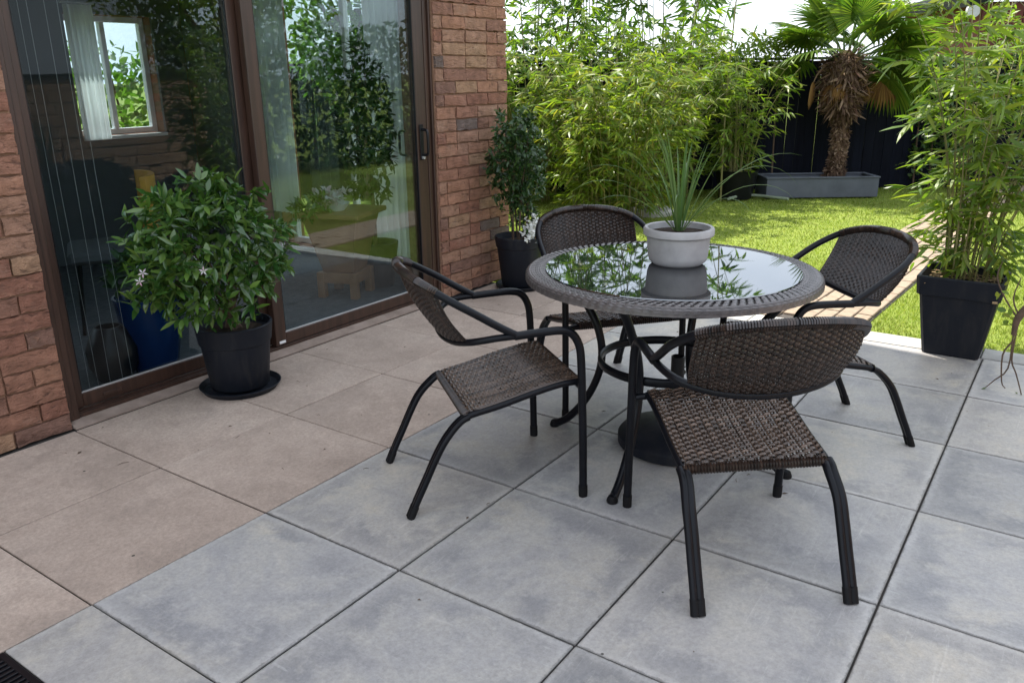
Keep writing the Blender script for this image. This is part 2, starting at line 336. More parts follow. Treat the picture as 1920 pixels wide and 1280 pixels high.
M['bamboo_d'] = m_leaf('tall_bamboo_leaf', [(0.055, 0.125, 0.024), (0.100, 0.190, 0.035), (0.150, 0.235, 0.046)], 0.5)
M['glossy'] = m_leaf('glossy_shrub_leaf', [(0.022, 0.072, 0.014), (0.045, 0.115, 0.022), (0.115, 0.200, 0.036), (0.034, 0.092, 0.018), (0.080, 0.150, 0.028)], 0.2, 0.24, 0.7)
M['darkleaf'] = m_leaf('dark_shrub_leaf', [(0.016, 0.045, 0.012), (0.034, 0.080, 0.022), (0.060, 0.115, 0.028)], 0.2, 0.35, 0.5)
M['ivy'] = m_leaf('ivy_leaf', [(0.018, 0.045, 0.012), (0.040, 0.085, 0.018), (0.075, 0.120, 0.024)], 0.3, 0.4, 0.5)
M['spiky'] = m_leaf('spiky_plant_leaf', [(0.060, 0.125, 0.035), (0.095, 0.165, 0.050), (0.13, 0.19, 0.07)], 0.2, 0.4)
M['palm'] = m_leaf('palm_blade', [(0.055, 0.115, 0.018), (0.100, 0.170, 0.026), (0.150, 0.195, 0.034)], 0.4, 0.4)
M['deadpalm'] = m_leaf('dead_palm_blade', [(0.17, 0.085, 0.030), (0.26, 0.15, 0.055), (0.12, 0.05, 0.025)], 0.2, 0.7, 0.2)
M['fibre'] = m_leaf('palm_trunk_fibre', [(0.060, 0.035, 0.024), (0.135, 0.085, 0.056), (0.25, 0.175, 0.12), (0.085, 0.043, 0.033)], 0.0, 0.85, 0.15)
M['cane'] = m_plain('bamboo_cane', (0.16, 0.15, 0.05), 0.5, 0, 0.35, 14)
M['bark'] = m_plain('woody_stem', (0.10, 0.065, 0.042), 0.85, 0, 0.35, 30, 0.5)
M['grass'] = m_leaf('grass_blade', [(0.150, 0.215, 0.035), (0.200, 0.265, 0.045), (0.240, 0.290, 0.055), (0.28, 0.275, 0.10)], 0.4, 0.55, 0.2)
M['lawn'] = m_ground('lawn_soil_and_thatch', [(0.3, (0.12, 0.165, 0.028)), (0.7, (0.20, 0.245, 0.048))], 4, 0.95, 0.5, 90)
M['paver'] = m_plain('buff_path_paver', (0.255, 0.200, 0.150), 0.9, 0, 0.22, 25, 0.4, 90, 0.2)
M['gravel'] = m_plain('pale_pebble', (0.62, 0.60, 0.56), 0.8, 0, 0.2, 20)
M['edging'] = m_ground('pale_concrete_edging', [(0.3, (0.34, 0.33, 0.31)), (0.7, (0.50, 0.49, 0.46))], 6, 0.85, 0.3, 70)
M['threshold'] = m_ground('worn_concrete_threshold', [(0.3, (0.20, 0.15, 0.12)), (0.7, (0.36, 0.28, 0.235))], 9, 0.9, 0.4, 90)
M['plaster'] = m_plain('white_plaster', (0.78, 0.80, 0.80), 0.7, 0, 0.04)
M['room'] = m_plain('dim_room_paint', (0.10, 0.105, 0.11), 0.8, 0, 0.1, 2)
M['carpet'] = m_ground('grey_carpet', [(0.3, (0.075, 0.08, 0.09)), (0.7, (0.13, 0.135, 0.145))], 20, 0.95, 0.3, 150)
M['oak'] = m_plain('warm_wood', (0.30, 0.155, 0.075), 0.5, 0, 0.25, 8)
M['blue'] = m_plain('cobalt_glazed_ceramic', (0.010, 0.035, 0.12), 0.15, 0, 0.2, 5)
M['mustard'] = m_plain('mustard_fabric', (0.55, 0.29, 0.04), 0.8)
M['white'] = m_plain('white_paint', (0.8, 0.8, 0.8), 0.5, 0, 0.05)
M['petal'] = m_leaf('pale_petal', [(0.75, 0.62, 0.68), (0.8, 0.8, 0.78), (0.72, 0.42, 0.52)], 0.3, 0.6, 0.2, (1, 1, 1))
M['gap_fleck'] = m_leaf('sunlit_gap_white', [(0.8, 0.8, 0.78), (0.75, 0.76, 0.72)], 0.3, 0.6, 0.2, (1, 1, 1))  # white of the flecks that stand for sunlit ground
M['sheer'] = m_leaf('sheer_white_cloth', [(0.78, 0.80, 0.80), (0.8, 0.8, 0.8)], 0.5, 0.8, 0.1, (1, 1, 1))
M['stone'] = m_plain('brown_split_stone', (0.42, 0.27, 0.185), 0.9, 0, 0.35, 14, 0.8, 50, 0.2)
M['housewall'] = m_housewall()
M['roof'] = m_plain('dark_roof_tile', (0.016, 0.018, 0.018), 0.95, 0, 0.2, 6, spec=0.05)
M['redwall'] = m_plain('dark_red_cladding', (0.10, 0.022, 0.018), 0.8, 0, 0.25, 5)
M['orange'] = m_plain('orange_wood_tag', (0.42, 0.17, 0.05), 0.7)
M['hose'] = m_plain('pale_green_hose', (0.22, 0.26, 0.19), 0.5)
M['silver'] = m_plain('pale_gasket', (0.42, 0.42, 0.42), 0.4, 0.3)
def m_table_glass():
    k = NT('black_backed_table_glass'); k.set(Base_Color=(0.010, 0.012, 0.015, 1), Roughness=0.015, IOR=2.9, Specular_IOR_Level=0.5)
    tc = k.n('TexCoord'); k.l(k.ramp(k.noise(14, 5, 0.7, tc.outputs['Object']), [(0.4, 0.008), (0.8, 0.05)]), k.b.inputs['Roughness']); return k.m
M['tglass'] = m_table_glass()

# ================================================================== SETTING
T = 0.6
ground = MB().add([(-300, -300, -0.06), (300, -300, -0.06), (300, 300, -0.06), (-300, 300, -0.06)], [(0, 1, 2, 3)]).obj('ground', M['lawn'], kind='structure')
EDGE = 3.62
# ---- patio base and slabs
patio = MB().box(-4.2, EDGE, -4.2, 1.30, -0.05, -0.010).obj('patio', M['joint'], kind='structure')
def slab_mesh(w, d, mat):
    return MB().box(-w/2, w/2, -d/2, d/2, -0.0085, 0.0, 0.0022).mesh('slab', mat)
g_full, b_full = slab_mesh(T-0.006, T-0.006, M['grey']), slab_mesh(T-0.006, T-0.005, M['beige'])
rs = random.Random(3)
def slab(me, x, y):
    o = link('slab', me, patio, (x, y, rs.uniform(-0.0012, 0.0008))); o.rotation_euler = (R(rs.uniform(-.06, .06)), R(rs.uniform(-.06, .06)), R(rs.choice((0, 90, 180, 270))+rs.uniform(-.12, .12))); return o
part_w = T-0.006-0.36
for i in range(-5, 6):
    for j in range(-7, 0):
        if i == -1: continue
        slab(g_full, (i+.5)*T, (j+.5)*T)
    for j in (0, 1):
        slab(b_full, (i+.5)*T, (j+.5)*T)
gp = slab_mesh(0.228, T-0.006, M['grey']); gq = slab_mesh(0.215, T-0.006, M['grey'])
for j in range(-7, 0):
    o = slab(gp, -0.115, (j+.5)*T); o.rotation_euler.z = R(180*(j % 2))
    o = slab(gq, -0.490, (j+.5)*T); o.rotation_euler.z = R(180*(j % 2))
edg = MB()
edging = link('edging_strip', None, None, kind='structure')
ex0, ex1 = EDGE+0.003, 3.79
for k_ in range(12):
    y0 = -6.0+k_*0.602; MB().box(ex0, ex1, y0+0.003, y0+0.599, -0.06, -0.001, 0.004).obj('edging_slab', M['edging'], edging)
# ---- drain channel
dr = thing('drain_channel', 'black slotted drain channel at the bottom left of the patio', 'drain', (-0.305, 0, 0))
MB().box(-0.072, 0.072, -4.2, -0.003, -0.045, -0.009).obj('channel', M['black'], dr)
for sx in (-1, 1): MB().box(sx*0.064-0.008, sx*0.064+0.008, -4.2, -0.003, -0.009, 0.0, 0.0015).obj('edge_rail', M['black'], dr)
MB().box(-0.056, 0.056, -0.022, -0.003, -0.009, 0.0, 0.0015).obj('edge_rail', M['black'], dr)
bar = MB().box(-0.0565, 0.0565, -0.0045, 0.0045, -0.009, -0.0005, 0.001).mesh('grate_bar', M['black'])
for k_ in range(60): link('grate_bar', bar, dr, (0, -0.034-k_*0.0185, 0))

# ---- lawn
lawn = MB().box(3.795, 30, -14, 16, -0.055, -0.018).obj('lawn', M['lawn'], kind='structure')
def blades(n, xr, yr, hmin, hmax, w, seed, excl=None):
    g = np.random.default_rng(seed); x = g.uniform(*xr, n); y = g.uniform(*yr, n)
    if excl is not None: kx = ~excl(x, y); x = x[kx]; y = y[kx]; n = len(x)
    a = g.uniform(0, 2*PI, n); h = g.uniform(hmin, hmax, n); ln = g.uniform(0.2, 1.0, n)*h; a2 = g.uniform(0, 2*PI, n)
    wx, wy = np.cos(a)*w, np.sin(a)*w; z0 = np.full(n, -0.02)
    V = np.stack([np.stack([x-wx, y-wy, z0], 1), np.stack([x+wx, y+wy, z0], 1), np.stack([x+np.cos(a2)*ln, y+np.sin(a2)*ln, z0+h], 1)], 1).reshape(-1, 3)
    return V, np.arange(3*n).reshape(n, 3)
def on_path(x, y): return (y < path_l(x)+0.01) & (y > path_l(x)-0.58) & (x < 12)
def path_l(x): return -0.60-0.048*(x-3.8)
Vs = []; Fs = []; off = 0
for a in ((90000, (3.79, 5.6), (-2.9, 4.4), 0.014, 0.030, 0.0028, 1), (80000, (5.6, 10.5), (-3.5, 3.6), 0.014, 0.030, 0.0042, 2), (30000, (3.79, 8), (-5.5, -2.5), 0.022, 0.045, 0.005, 5)):
    v, f = blades(*a, excl=on_path); Vs.append(v); Fs.append(f+off); off += len(v)
link('grass', fast_mesh('grass', np.vstack(Vs), np.vstack(Fs), M['grass'], False), kind='stuff', label='short sunlit green grass growing over the lawn', cat='grass')
# ---- block path
path = MB().add([(3.795, path_l(3.795), -0.012), (12, path_l(12), -0.012), (12, path_l(12)-0.57, -0.012), (3.795, path_l(3.795)-0.57, -0.012)], [(3, 2, 1, 0)]).obj('path', M['joint'], kind='structure')
pv = [MB().box(-0.0965, 0.0965, -0.0425, 0.0425, -0.04, 0.0, 0.004).mesh('paver', M['paver'])]
rp = random.Random(9)
for row in range(6):
    for c_ in range(40):
        x = 3.80+0.10+c_*0.202+(0.101 if row % 2 else 0)
        o = link('paver', pv[0], path, (x, path_l(x)-0.052-row*0.093, 0.004+rp.uniform(-.003, .002))); o.rotation_euler = (R(rp.uniform(-1, 1)), R(rp.uniform(-.6, .6)), -0.048+R(rp.uniform(-.8, .8)))
# ---- gravel bed by the house end
gb = MB().box(3.83, 5.3, 1.50, 2.45, -0.05, -0.012).obj('gravel_bed', M['gravel'], kind='structure')
g_ = np.random.default_rng(4); n = 1500
c = np.stack([g_.uniform(3.85, 5.25, n), g_.uniform(1.52, 2.42, n), np.full(n, -0.006)], 1); s_ = g_.uniform(0.008, 0.02, (n, 3)); s_[:, 2] *= 0.6
oc = np.array([(1, 0, 0), (0, 1, 0), (-1, 0, 0), (0, -1, 0), (0, 0, 1), (0, 0, -1)], float)
V = (c[:, None, :]+oc[None]*s_[:, None, :]).reshape(-1, 3)
tri = np.array([(0, 1, 4), (1, 2, 4), (2, 3, 4), (3, 0, 4), (1, 0, 5), (2, 1, 5), (3, 2, 5), (0, 3, 5)])
link('gravel', fast_mesh('gravel', V, (tri[None]+np.arange(n)[:, None, None]*6).reshape(-1, 3), M['gravel']), kind='stuff', label='pale sunlit pebbles behind the dark shrub pot', cat='gravel')

# ================================================================== HOUSE
WY = 1.225                                  # brick face plane
house = thing('house', 'red brick house with wide brown framed sliding glass doors', 'house', (0, 0, 0))
DX0, DX1, DZ = 0.605, 3.045, 2.172          # opening
HX0, HX1, HY1, HZ = -3.6, 3.79, 4.6, 6.3  # house height raised so its unseen upper part shades the patio
wall = MB()
wb = WY+0.014
wall.box(HX0, DX0, wb, 1.50, 0.0, HZ); wall.box(DX1, HX1-0.011, wb, 1.50, 0.0, HZ); wall.box(DX0, DX1, wb, 1.50, DZ, HZ)
wallo = wall.obj('wall', M['mortar'], house)
bk = []
rb = np.random.default_rng(12)
def brick_mesh(L, seed):
    g = np.random.default_rng(seed); nx, nz = 6, 4; H = 0.0655; D = 0.10
    xs = np.linspace(-L/2, L/2, nx); zs = np.linspace(0, H, nz); V = []; Fs = []
    ph = g.uniform(0, 6, 4); fx = g.uniform(8, 26)
    for j, z in enumerate(zs):
        for i, x in enumerate(xs):
            edge = (i in (0, nx-1)) or (j in (0, nz-1))
            d = 0.0018 if edge else 0.0
            d += g.uniform(-0.0022, 0.0030)+0.0014*math.sin(fx*x+ph[0]+j*1.4)
            dz = (g.uniform(-0.0035, 0.0035) if j in (0, nz-1) else g.uniform(-0.004, 0.004)); dx = g.uniform(-0.002, 0.002)
            V.append((x+dx, max(-0.004, d), z+dz))
    for j in range(nz-1):
        for i in range(nx-1): a = j*nx+i; Fs.append((a, a+1, a+nx+1, a+nx))
    b = len(V); V += [(-L/2, D, 0), (L/2, D, 0), (L/2, D, H), (-L/2, D, H)]
    Fs += [(b+1, b, b+3, b+2), tuple([b]+[b+1]+list(range(nx-1, -1, -1))), tuple(list(range((nz-1)*nx, nz*nx))+[b+2, b+3]),
           tuple([nx*j for j in range(nz)]+[b+3, b]), tuple([nx*j+nx-1 for j in range(nz-1, -1, -1)]+[b+1, b+2])]
    return MB().add(V, Fs).mesh('brick', M['brick'], True, 50)
B_st = [brick_mesh(0.215, 100+i) for i in range(10)]; B_hd = [brick_mesh(0.1025, 200+i) for i in range(6)]
def lay(x0, x1, z1, from_right, seed, k0=0):
    g = random.Random(seed); k = k0
    while k*0.075 < z1:
        pos = 0.0; L = x1-x0; first = True
        while pos < L-0.02:
            hd = (first and k % 2 == 1) or (not first and g.random() < 0.16)
            w = 0.1025 if hd else 0.215
            rem = L-pos
            if rem-w < 0.05: w_ = rem
            else: w_ = w
            cx = (x1-pos-w_/2) if from_right else (x0+pos+w_/2)
            src = B_hd if w_ < 0.15 else B_st
            base = 0.1025 if w_ < 0.15 else 0.215
            o = link('brick', g.choice(src), wallo, (cx, WY+g.uniform(-.003, .003), k*0.075+0.002)); o.scale = (w_/base, 1, 1); o.rotation_euler = (0, R(g.uniform(-.7, .7)), R(g.uniform(-.6, .6)))
            pos += w_+0.0085+g.uniform(-.002, .002); first = False
        k += 1
lay(-0.35, DX0-0.004, 2.17, True, 5)
lay(-0.35, DX1-0.004, 2.55, True, 8, 29)
lay(DX1+0.004, HX1, 2.55, True, 6)
# rest of the shell: other walls with plain courses in the material, floors, roof
up = MB(); up.box(HX0, HX1-0.014, 1.502, HY1, 2.45, HZ-0.002)
up.obj('upper_wall', M['housewall'], house)
# end wall (x = 3.6..3.78) with window opening y 2.35..3.02, z 0.35..2.15
EW = (1.86, 3.36, 0.06, 2.20); FWN = (2.54, 3.26, 0.96, 1.86); ADDED_BWN = (-2.9, 1.15, 0.85, 2.22)
ew = MB(); X0, X1 = 3.56, 3.777
ew.box(X0, X1, 1.502, EW[0], 0, 2.448); ew.box(X0, X1, EW[1], HY1-0.002, 0, 2.448); ew.box(X0, X1, EW[0], EW[1], 0, EW[2]); ew.box(X0, X1, EW[0], EW[1], EW[3], 2.448)
fwm = MB(); Y0, Y1 = 4.40, HY1-0.002
fwm.box(HX0, ADDED_BWN[0], Y0, Y1, 0, 2.448); fwm.box(ADDED_BWN[1], FWN[0], Y0, Y1, 0, 2.448); fwm.box(ADDED_BWN[0], ADDED_BWN[1], Y0, Y1, 0, ADDED_BWN[2]); fwm.box(ADDED_BWN[0], ADDED_BWN[1], Y0, Y1, ADDED_BWN[3], 2.448); fwm.box(FWN[1], X0-0.002, Y0, Y1, 0, 2.448); fwm.box(FWN[0], FWN[1], Y0, Y1, 0, FWN[2]); fwm.box(FWN[0], FWN[1], Y0, Y1, FWN[3], 2.448)
ew.obj('end_wall', M['housewall'], house); fwm.obj('back_wall', M['housewall'], house)
MB().box(HX0, HX0+0.2, 1.502, Y0-0.002, 0, 2.448).obj('side_wall', M['housewall'], house)
rf = MB().add([(HX0-.3, WY-.35, HZ-.05), (HX1+.02, WY-.35, HZ-.05), (HX1+.02, 2.9, HZ+1.15), (HX0-.3, 2.9, HZ+1.15), (HX0-.3, HY1+.35, HZ-.05), (HX1+.02, HY1+.35, HZ-.05)], [(0, 1, 2, 3), (3, 2, 5, 4), (0, 3, 4), (1, 5, 2), (0, 4, 5, 1)]).obj('roof', M['roof'], house)
# room lining
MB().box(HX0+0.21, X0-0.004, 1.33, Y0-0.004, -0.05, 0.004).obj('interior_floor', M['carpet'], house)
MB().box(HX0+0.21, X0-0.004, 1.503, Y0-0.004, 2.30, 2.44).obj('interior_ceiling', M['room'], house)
li = MB(); li.box(HX0+0.21, ADDED_BWN[0], Y0-0.03, Y0-0.003, 0.005, 2.299); li.box(ADDED_BWN[1], FWN[0], Y0-0.03, Y0-0.003, 0.005, 2.299); li.box(ADDED_BWN[0], ADDED_BWN[1], Y0-0.03, Y0-0.003, 0.005, ADDED_BWN[2]); li.box(ADDED_BWN[0], ADDED_BWN[1], Y0-0.03, Y0-0.003, ADDED_BWN[3], 2.299)
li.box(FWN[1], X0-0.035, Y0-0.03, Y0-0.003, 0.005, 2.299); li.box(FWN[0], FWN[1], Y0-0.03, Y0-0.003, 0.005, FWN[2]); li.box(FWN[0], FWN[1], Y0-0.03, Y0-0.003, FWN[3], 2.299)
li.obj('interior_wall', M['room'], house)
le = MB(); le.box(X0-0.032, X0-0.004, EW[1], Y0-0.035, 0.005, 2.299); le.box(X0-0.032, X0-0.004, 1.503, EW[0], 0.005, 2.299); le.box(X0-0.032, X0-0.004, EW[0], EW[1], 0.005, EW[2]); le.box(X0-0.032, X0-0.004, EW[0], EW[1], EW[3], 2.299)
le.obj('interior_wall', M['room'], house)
def window(parent, ax, a0, a1, z0, z1, plane, th):
    """small framed window set into a wall; ax 0: runs along x at y=plane, 1: runs along y at x=plane"""
    w = link('window', None, parent)
    def bx(p0, p1, q0, q1, r0, r1):
        return MB().box(p0, p1, r0, r1, q0, q1, 0.003) if ax == 0 else MB().box(r0, r1, p0, p1, q0, q1, 0.003)
    f = 0.045
    for (p0, p1, q0, q1) in ((a0, a0+f, z0, z1), (a1-f, a1, z0, z1), (a0+f, a1-f, z0, z0+f), (a0+f, a1-f, z1-f, z1), ((a0+a1)/2-0.02, (a0+a1)/2+0.02, z0+f, z1-f)):
        bx(p0+.0005, p1-.0005, q0+.0005, q1-.0005, plane, plane+th).obj('window_frame', M['white'], w)
    for (p0, p1) in ((a0+f, (a0+a1)/2-0.02), ((a0+a1)/2+0.02, a1-f)):
        bx(p0, p1, z0+f, z1-f, plane+th*.45, plane+th*.55).obj('pane', M['glass'], w)
    bx(a0+.001, a1-.001, z0-0.029, z0-0.001, plane-0.14, plane-0.001).obj('sill', M['white'], w)
    return w
window(house, 0, FWN[0], FWN[1], FWN[2], FWN[3], Y0+0.09, 0.05)
window(house, 0, ADDED_BWN[0], ADDED_BWN[1], ADDED_BWN[2], ADDED_BWN[3], Y0+0.09, 0.05)  # wide window added out of view to let more light into the room
window(house, 1, EW[0], EW[1], EW[2], EW[3], X0+0.10, 0.05)

# ---- sliding doors
fy0, fy1 = 1.262, 1.375
frame = link('door_frame', None, house)
def fb(nm, x0, x1, y0, y1, z0, z1, par, mat='frame', bev=0.003): return MB().box(x0, x1, y0, y1, z0, z1, bev).obj(nm, M[mat], par)
fb('jamb', DX0+.001, DX0+0.055, fy0, fy1, 0.0, DZ-.001, frame); fb('jamb', DX1-0.05, DX1-.001, fy0, fy1, 0.0, DZ-.001, frame)
fb('jamb_trim', DX0+.0015, DX0+0.022, fy0-0.016, fy0-.0005, 0.03, DZ-.01, frame); fb('jamb_trim', DX1-0.018, DX1-.0015, fy0-0.016, fy0-.0005, 0.03, DZ-.01, frame)
fb('head', DX0+0.056, DX1-0.051, fy0, fy1, DZ-0.06, DZ-.001, frame)
thr = MB(); thr.add([(DX0+.002, 1.203, 0.0), (DX1-.002, 1.203, 0.0), (DX1-.002, 1.40, 0.0), (DX0+.002, 1.40, 0.0), (DX0+.002, 1.203, 0.006), (DX1-.002, 1.203, 0.006), (DX1-.002, 1.262, 0.020), (DX0+.002, 1.262, 0.020), (DX1-.002, 1.40, 0.020), (DX0+.002, 1.40, 0.020)],
    [(0, 1, 5, 4), (4, 5, 6, 7), (7, 6, 8, 9), (3, 2, 1, 0), (2, 3, 9, 8), (0, 4, 7, 9, 3), (1, 2, 8, 6, 5)]); thr.obj('threshold', M['threshold'], frame)
for yy in (1.268, 1.286, 1.318): fb('track', DX0+0.056, DX1-0.051, yy, yy+0.007, 0.0203, 0.036, frame, 'frame', 0.001)
def sash(nm, x0, x1, y0, th, st_l, st_r, lab):
    s = link(nm, None, house, label=lab); z0, z1 = 0.040, DZ-0.065
    fb('stile', x0, x0+st_l, y0, y0+th, z0, z1, s); fb('stile', x1-st_r, x1, y0, y0+th, z0, z1, s)
    fb('rail', x0+st_l, x1-st_r, y0+.001, y0+th-.001, z0, z0+0.062, s); fb('rail', x0+st_l, x1-st_r, y0+.001, y0+th-.001, z1-0.06, z1, s)
    ym = y0+th*.5
    MB().box(x0+st_l-.004, x1-st_r+.004, ym-0.004, ym+0.004, z0+0.058, z1-0.056).obj('pane', M['glass'], s)
    fb('gasket', x0+st_l, x1-st_r, y0+0.004, ym-0.005, z0+0.0622, z0+0.068, s, 'silver', 0.0005)
    fb('gasket', x0+st_l, x0+st_l+0.005, y0+0.004, ym-0.005, z0+0.069, z1-0.061, s, 'black', 0.0005)
    fb('gasket', x1-st_r-0.005, x1-st_r, y0+0.004, ym-0.005, z0+0.069, z1-0.061, s, 'black', 0.0005)
    return s
fx = sash('fixed_panel', DX0+0.058, 1.735, 1.320, 0.040, 0.050, 0.062, 'fixed left glass panel in a dark brown frame')
sl = sash('sliding_door', 1.715, DX1-0.053, 1.266, 0.044, 0.068, 0.088, 'sliding right glass panel with a black pull handle')
# latch on the fixed panel's bottom rail, data plate on the sliding one
fb('drain_cover', 0.80, 0.885, 1.3135, 1.3195, 0.060, 0.078, fx, 'frame', 0.002)
MB().box(1.735, 1.775, 1.2645, 1.2658, 0.050, 0.064).obj('data_plate', M['white'], sl)
# handle: back plate, D pull, lock barrel
hx = 2.937; hz = 1.0
fb('handle_plate', hx-0.016, hx+0.016, 1.257, 1.2657, hz-0.105, hz+0.105, sl, 'black', 0.003)
MB().tube([(hx, 1.262, hz-0.075), (hx, 1.225, hz-0.072), (hx-.002, 1.212, hz-0.055), (hx-.002, 1.210, hz), (hx-.002, 1.212, hz+0.055), (hx, 1.225, hz+0.072), (hx, 1.262, hz+0.075)], 0.0085, 10, smooth=4).obj('handle', M['black'], sl, True)
MB().tube([(hx-0.105, 1.300, hz-0.07), (hx-0.105, 1.333, hz-0.068), (hx-.105, 1.345, hz-0.05), (hx-.105, 1.345, hz+0.05), (hx-0.105, 1.333, hz+0.068), (hx-0.105, 1.300, hz+0.07)], 0.0075, 10, smooth=4).obj('inner_handle', M['black'], sl, True)
MB().lathe([(0.0, 0), (0.010, 0.0), (0.010, 0.012), (0.0, 0.012)], 14).obj('lock_barrel', M['silver'], sl, True, loc=(hx, 1.257, hz-0.09)).rotation_euler = (PI/2, 0, 0)

# ================================================================== FENCE, SHED, STONE WALL
FD = np.array([math.cos(YAW), math.sin(YAW)]); FT = np.array([math.sin(YAW), -math.cos(YAW)])
def st(s, t, z=0.0): p = s*FD+t*FT; return (p[0], p[1], z)
fence_rz = math.atan2(FT[1], FT[0]); FS = 8.35
fence = thing('fence', 'dark navy painted vertical board fence behind the palm', 'fence', st(FS, 0), fence_rz)
brd = MB().box(-0.0595, 0.0595, -0.009, 0.009, -0.05, 1.50, 0.002).mesh('board', M['fence'])
rf_ = random.Random(2)
for k_ in range(94):
    o = link('board', brd, fence, (-1.6+k_*0.122, rf_.uniform(-.004, .004), rf_.uniform(-.006, .006))); o.rotation_euler = (0, R(rf_.uniform(-.2, .2)), 0)
MB().box(-1.7, 9.9, -0.03, 0.03, 1.508, 1.54, 0.004).obj('cap_rail', M['fence'], fence)
for k_ in range(7): MB().box(-1.6+k_*1.83, -1.5+k_*1.83, 0.014, 0.10, -0.05, 1.50, 0.004).obj('post', M['fence'], fence)
# neighbour's shed, upper right
shed = thing('shed', "dark red neighbouring shed with a dark sloping roof beyond the fence", 'shed', st(13.0, 10.75), fence_rz)
MB().box(-1.6, 3.0, -0.2, 2.6, -0.05, 2.45).obj('wall', M['redwall'], shed)
for k_ in range(26): MB().box(-1.59+k_*0.176, -1.59+k_*0.176+0.166, -0.222, -0.2005, 0, 2.42, 0.004).obj('board', M['redwall'], shed)
rz0, rz1 = 2.36, 3.55
MB().add([(-1.95, -.45, rz0), (3.2, -.45, rz1), (3.2, 2.8, rz1), (-1.95, 2.8, rz0), (-1.95, -.45, rz0+.16), (3.2, -.45, rz1+.16), (3.2, 2.8, rz1+.16), (-1.95, 2.8, rz0+.16)],
    [(0, 1, 5, 4), (1, 2, 6, 5), (2, 3, 7, 6), (3, 0, 4, 7), (4, 5, 6, 7), (3, 2, 1, 0)]).obj('roof', M['roof'], shed)
MB().lathe([(0.0, -0.03), (0.11, -0.03), (0.11, 0.03), (0.0, 0.03)], 24).obj('round_vent', M['silver'], shed, True, loc=(-1.86, -0.42, 2.30)).rotation_euler = (PI/2, 0, 0)
# stone garden wall opposite the house (outside the frame, mirrored in the doors)
sw = thing('garden_wall', 'low brown split stone garden wall mirrored in the left glass panel', 'wall', (0, -4.75, 0))
MB().box(-2.5, 5.8, -0.30, -0.02, -0.05, 1.40).obj('core', M['mortar'], sw)
sb = [MB().box(-0.5, 0.5, -0.02, 0.02, 0.004, 0.123, 0.008).mesh('stone_block', M['stone'])]
rw = random.Random(5)
for k_ in range(11):
    x = 0.8-rw.uniform(0, .5)
    while x < 5.4:
        w_ = rw.uniform(0.32, 0.75); o = link('stone_block', sb[0], sw, (x+w_/2, rw.uniform(-.012, .012), k_*0.127)); o.scale = (w_-.012, 1, 1); x += w_
MB().box(-2.5, 5.8, -0.34, 0.05, 1.402, 1.45, 0.005).obj('coping', M['black'], sw)

# ================================================================== FURNITURE
def weave(surf, nu, nv, amp, closed=False, wfac=1.12, sub=4, twill=1, normal_eps=1e-3):
    """weft ribbons along u undulating over nu warps; surf(u,v)->xyz arrays"""
    mu = nu*sub; ui = np.linspace(0, 1, mu+1); V = []; Fs = []
    W = (0.5/nv)*wfac
    for j in range(nv):
        v0 = (j+0.5)/nv
        h = amp*(1+0.25*math.sin(j*12.9898))*np.cos(PI*(ui*nu)+PI*j/twill+0.35*math.sin(j*78.233))+0.12*amp*np.sin(ui*23+j*1.7)
        rows = []
        for (dv, dz) in ((-W, -0.45*amp), (-0.45*W, 0.3*amp), (0.45*W, 0.3*amp), (W, -0.45*amp)):
            p = surf(ui, np.full_like(ui, v0+dv)); pu = surf(np.clip(ui+normal_eps, 0, 1+normal_eps), np.full_like(ui, v0+dv)); pv_ = surf(ui, np.full_like(ui, v0+dv+normal_eps))
            N = np.cross(pu-p, pv_-p); N /= np.linalg.norm(N, axis=1)[:, None]+1e-12
            rows.append(p+N*(h+dz)[:, None])
        b = len(V); V.extend(np.vstack(rows)); L = mu+1
        for k in range(3):
            for i in range(mu): a = b+k*L+i; Fs.append((a, a+1, a+L+1, a+L))
    return V, Fs
def warps(surf, nu, nv, r_, amp=0.0):
    mb = MB(); vv = np.linspace(0, 1, nv)
    for i in range(nu+1):
        P = surf(np.full_like(vv, i/nu), vv); mb.tube(P, r_, 4)
    return mb.v, mb.f
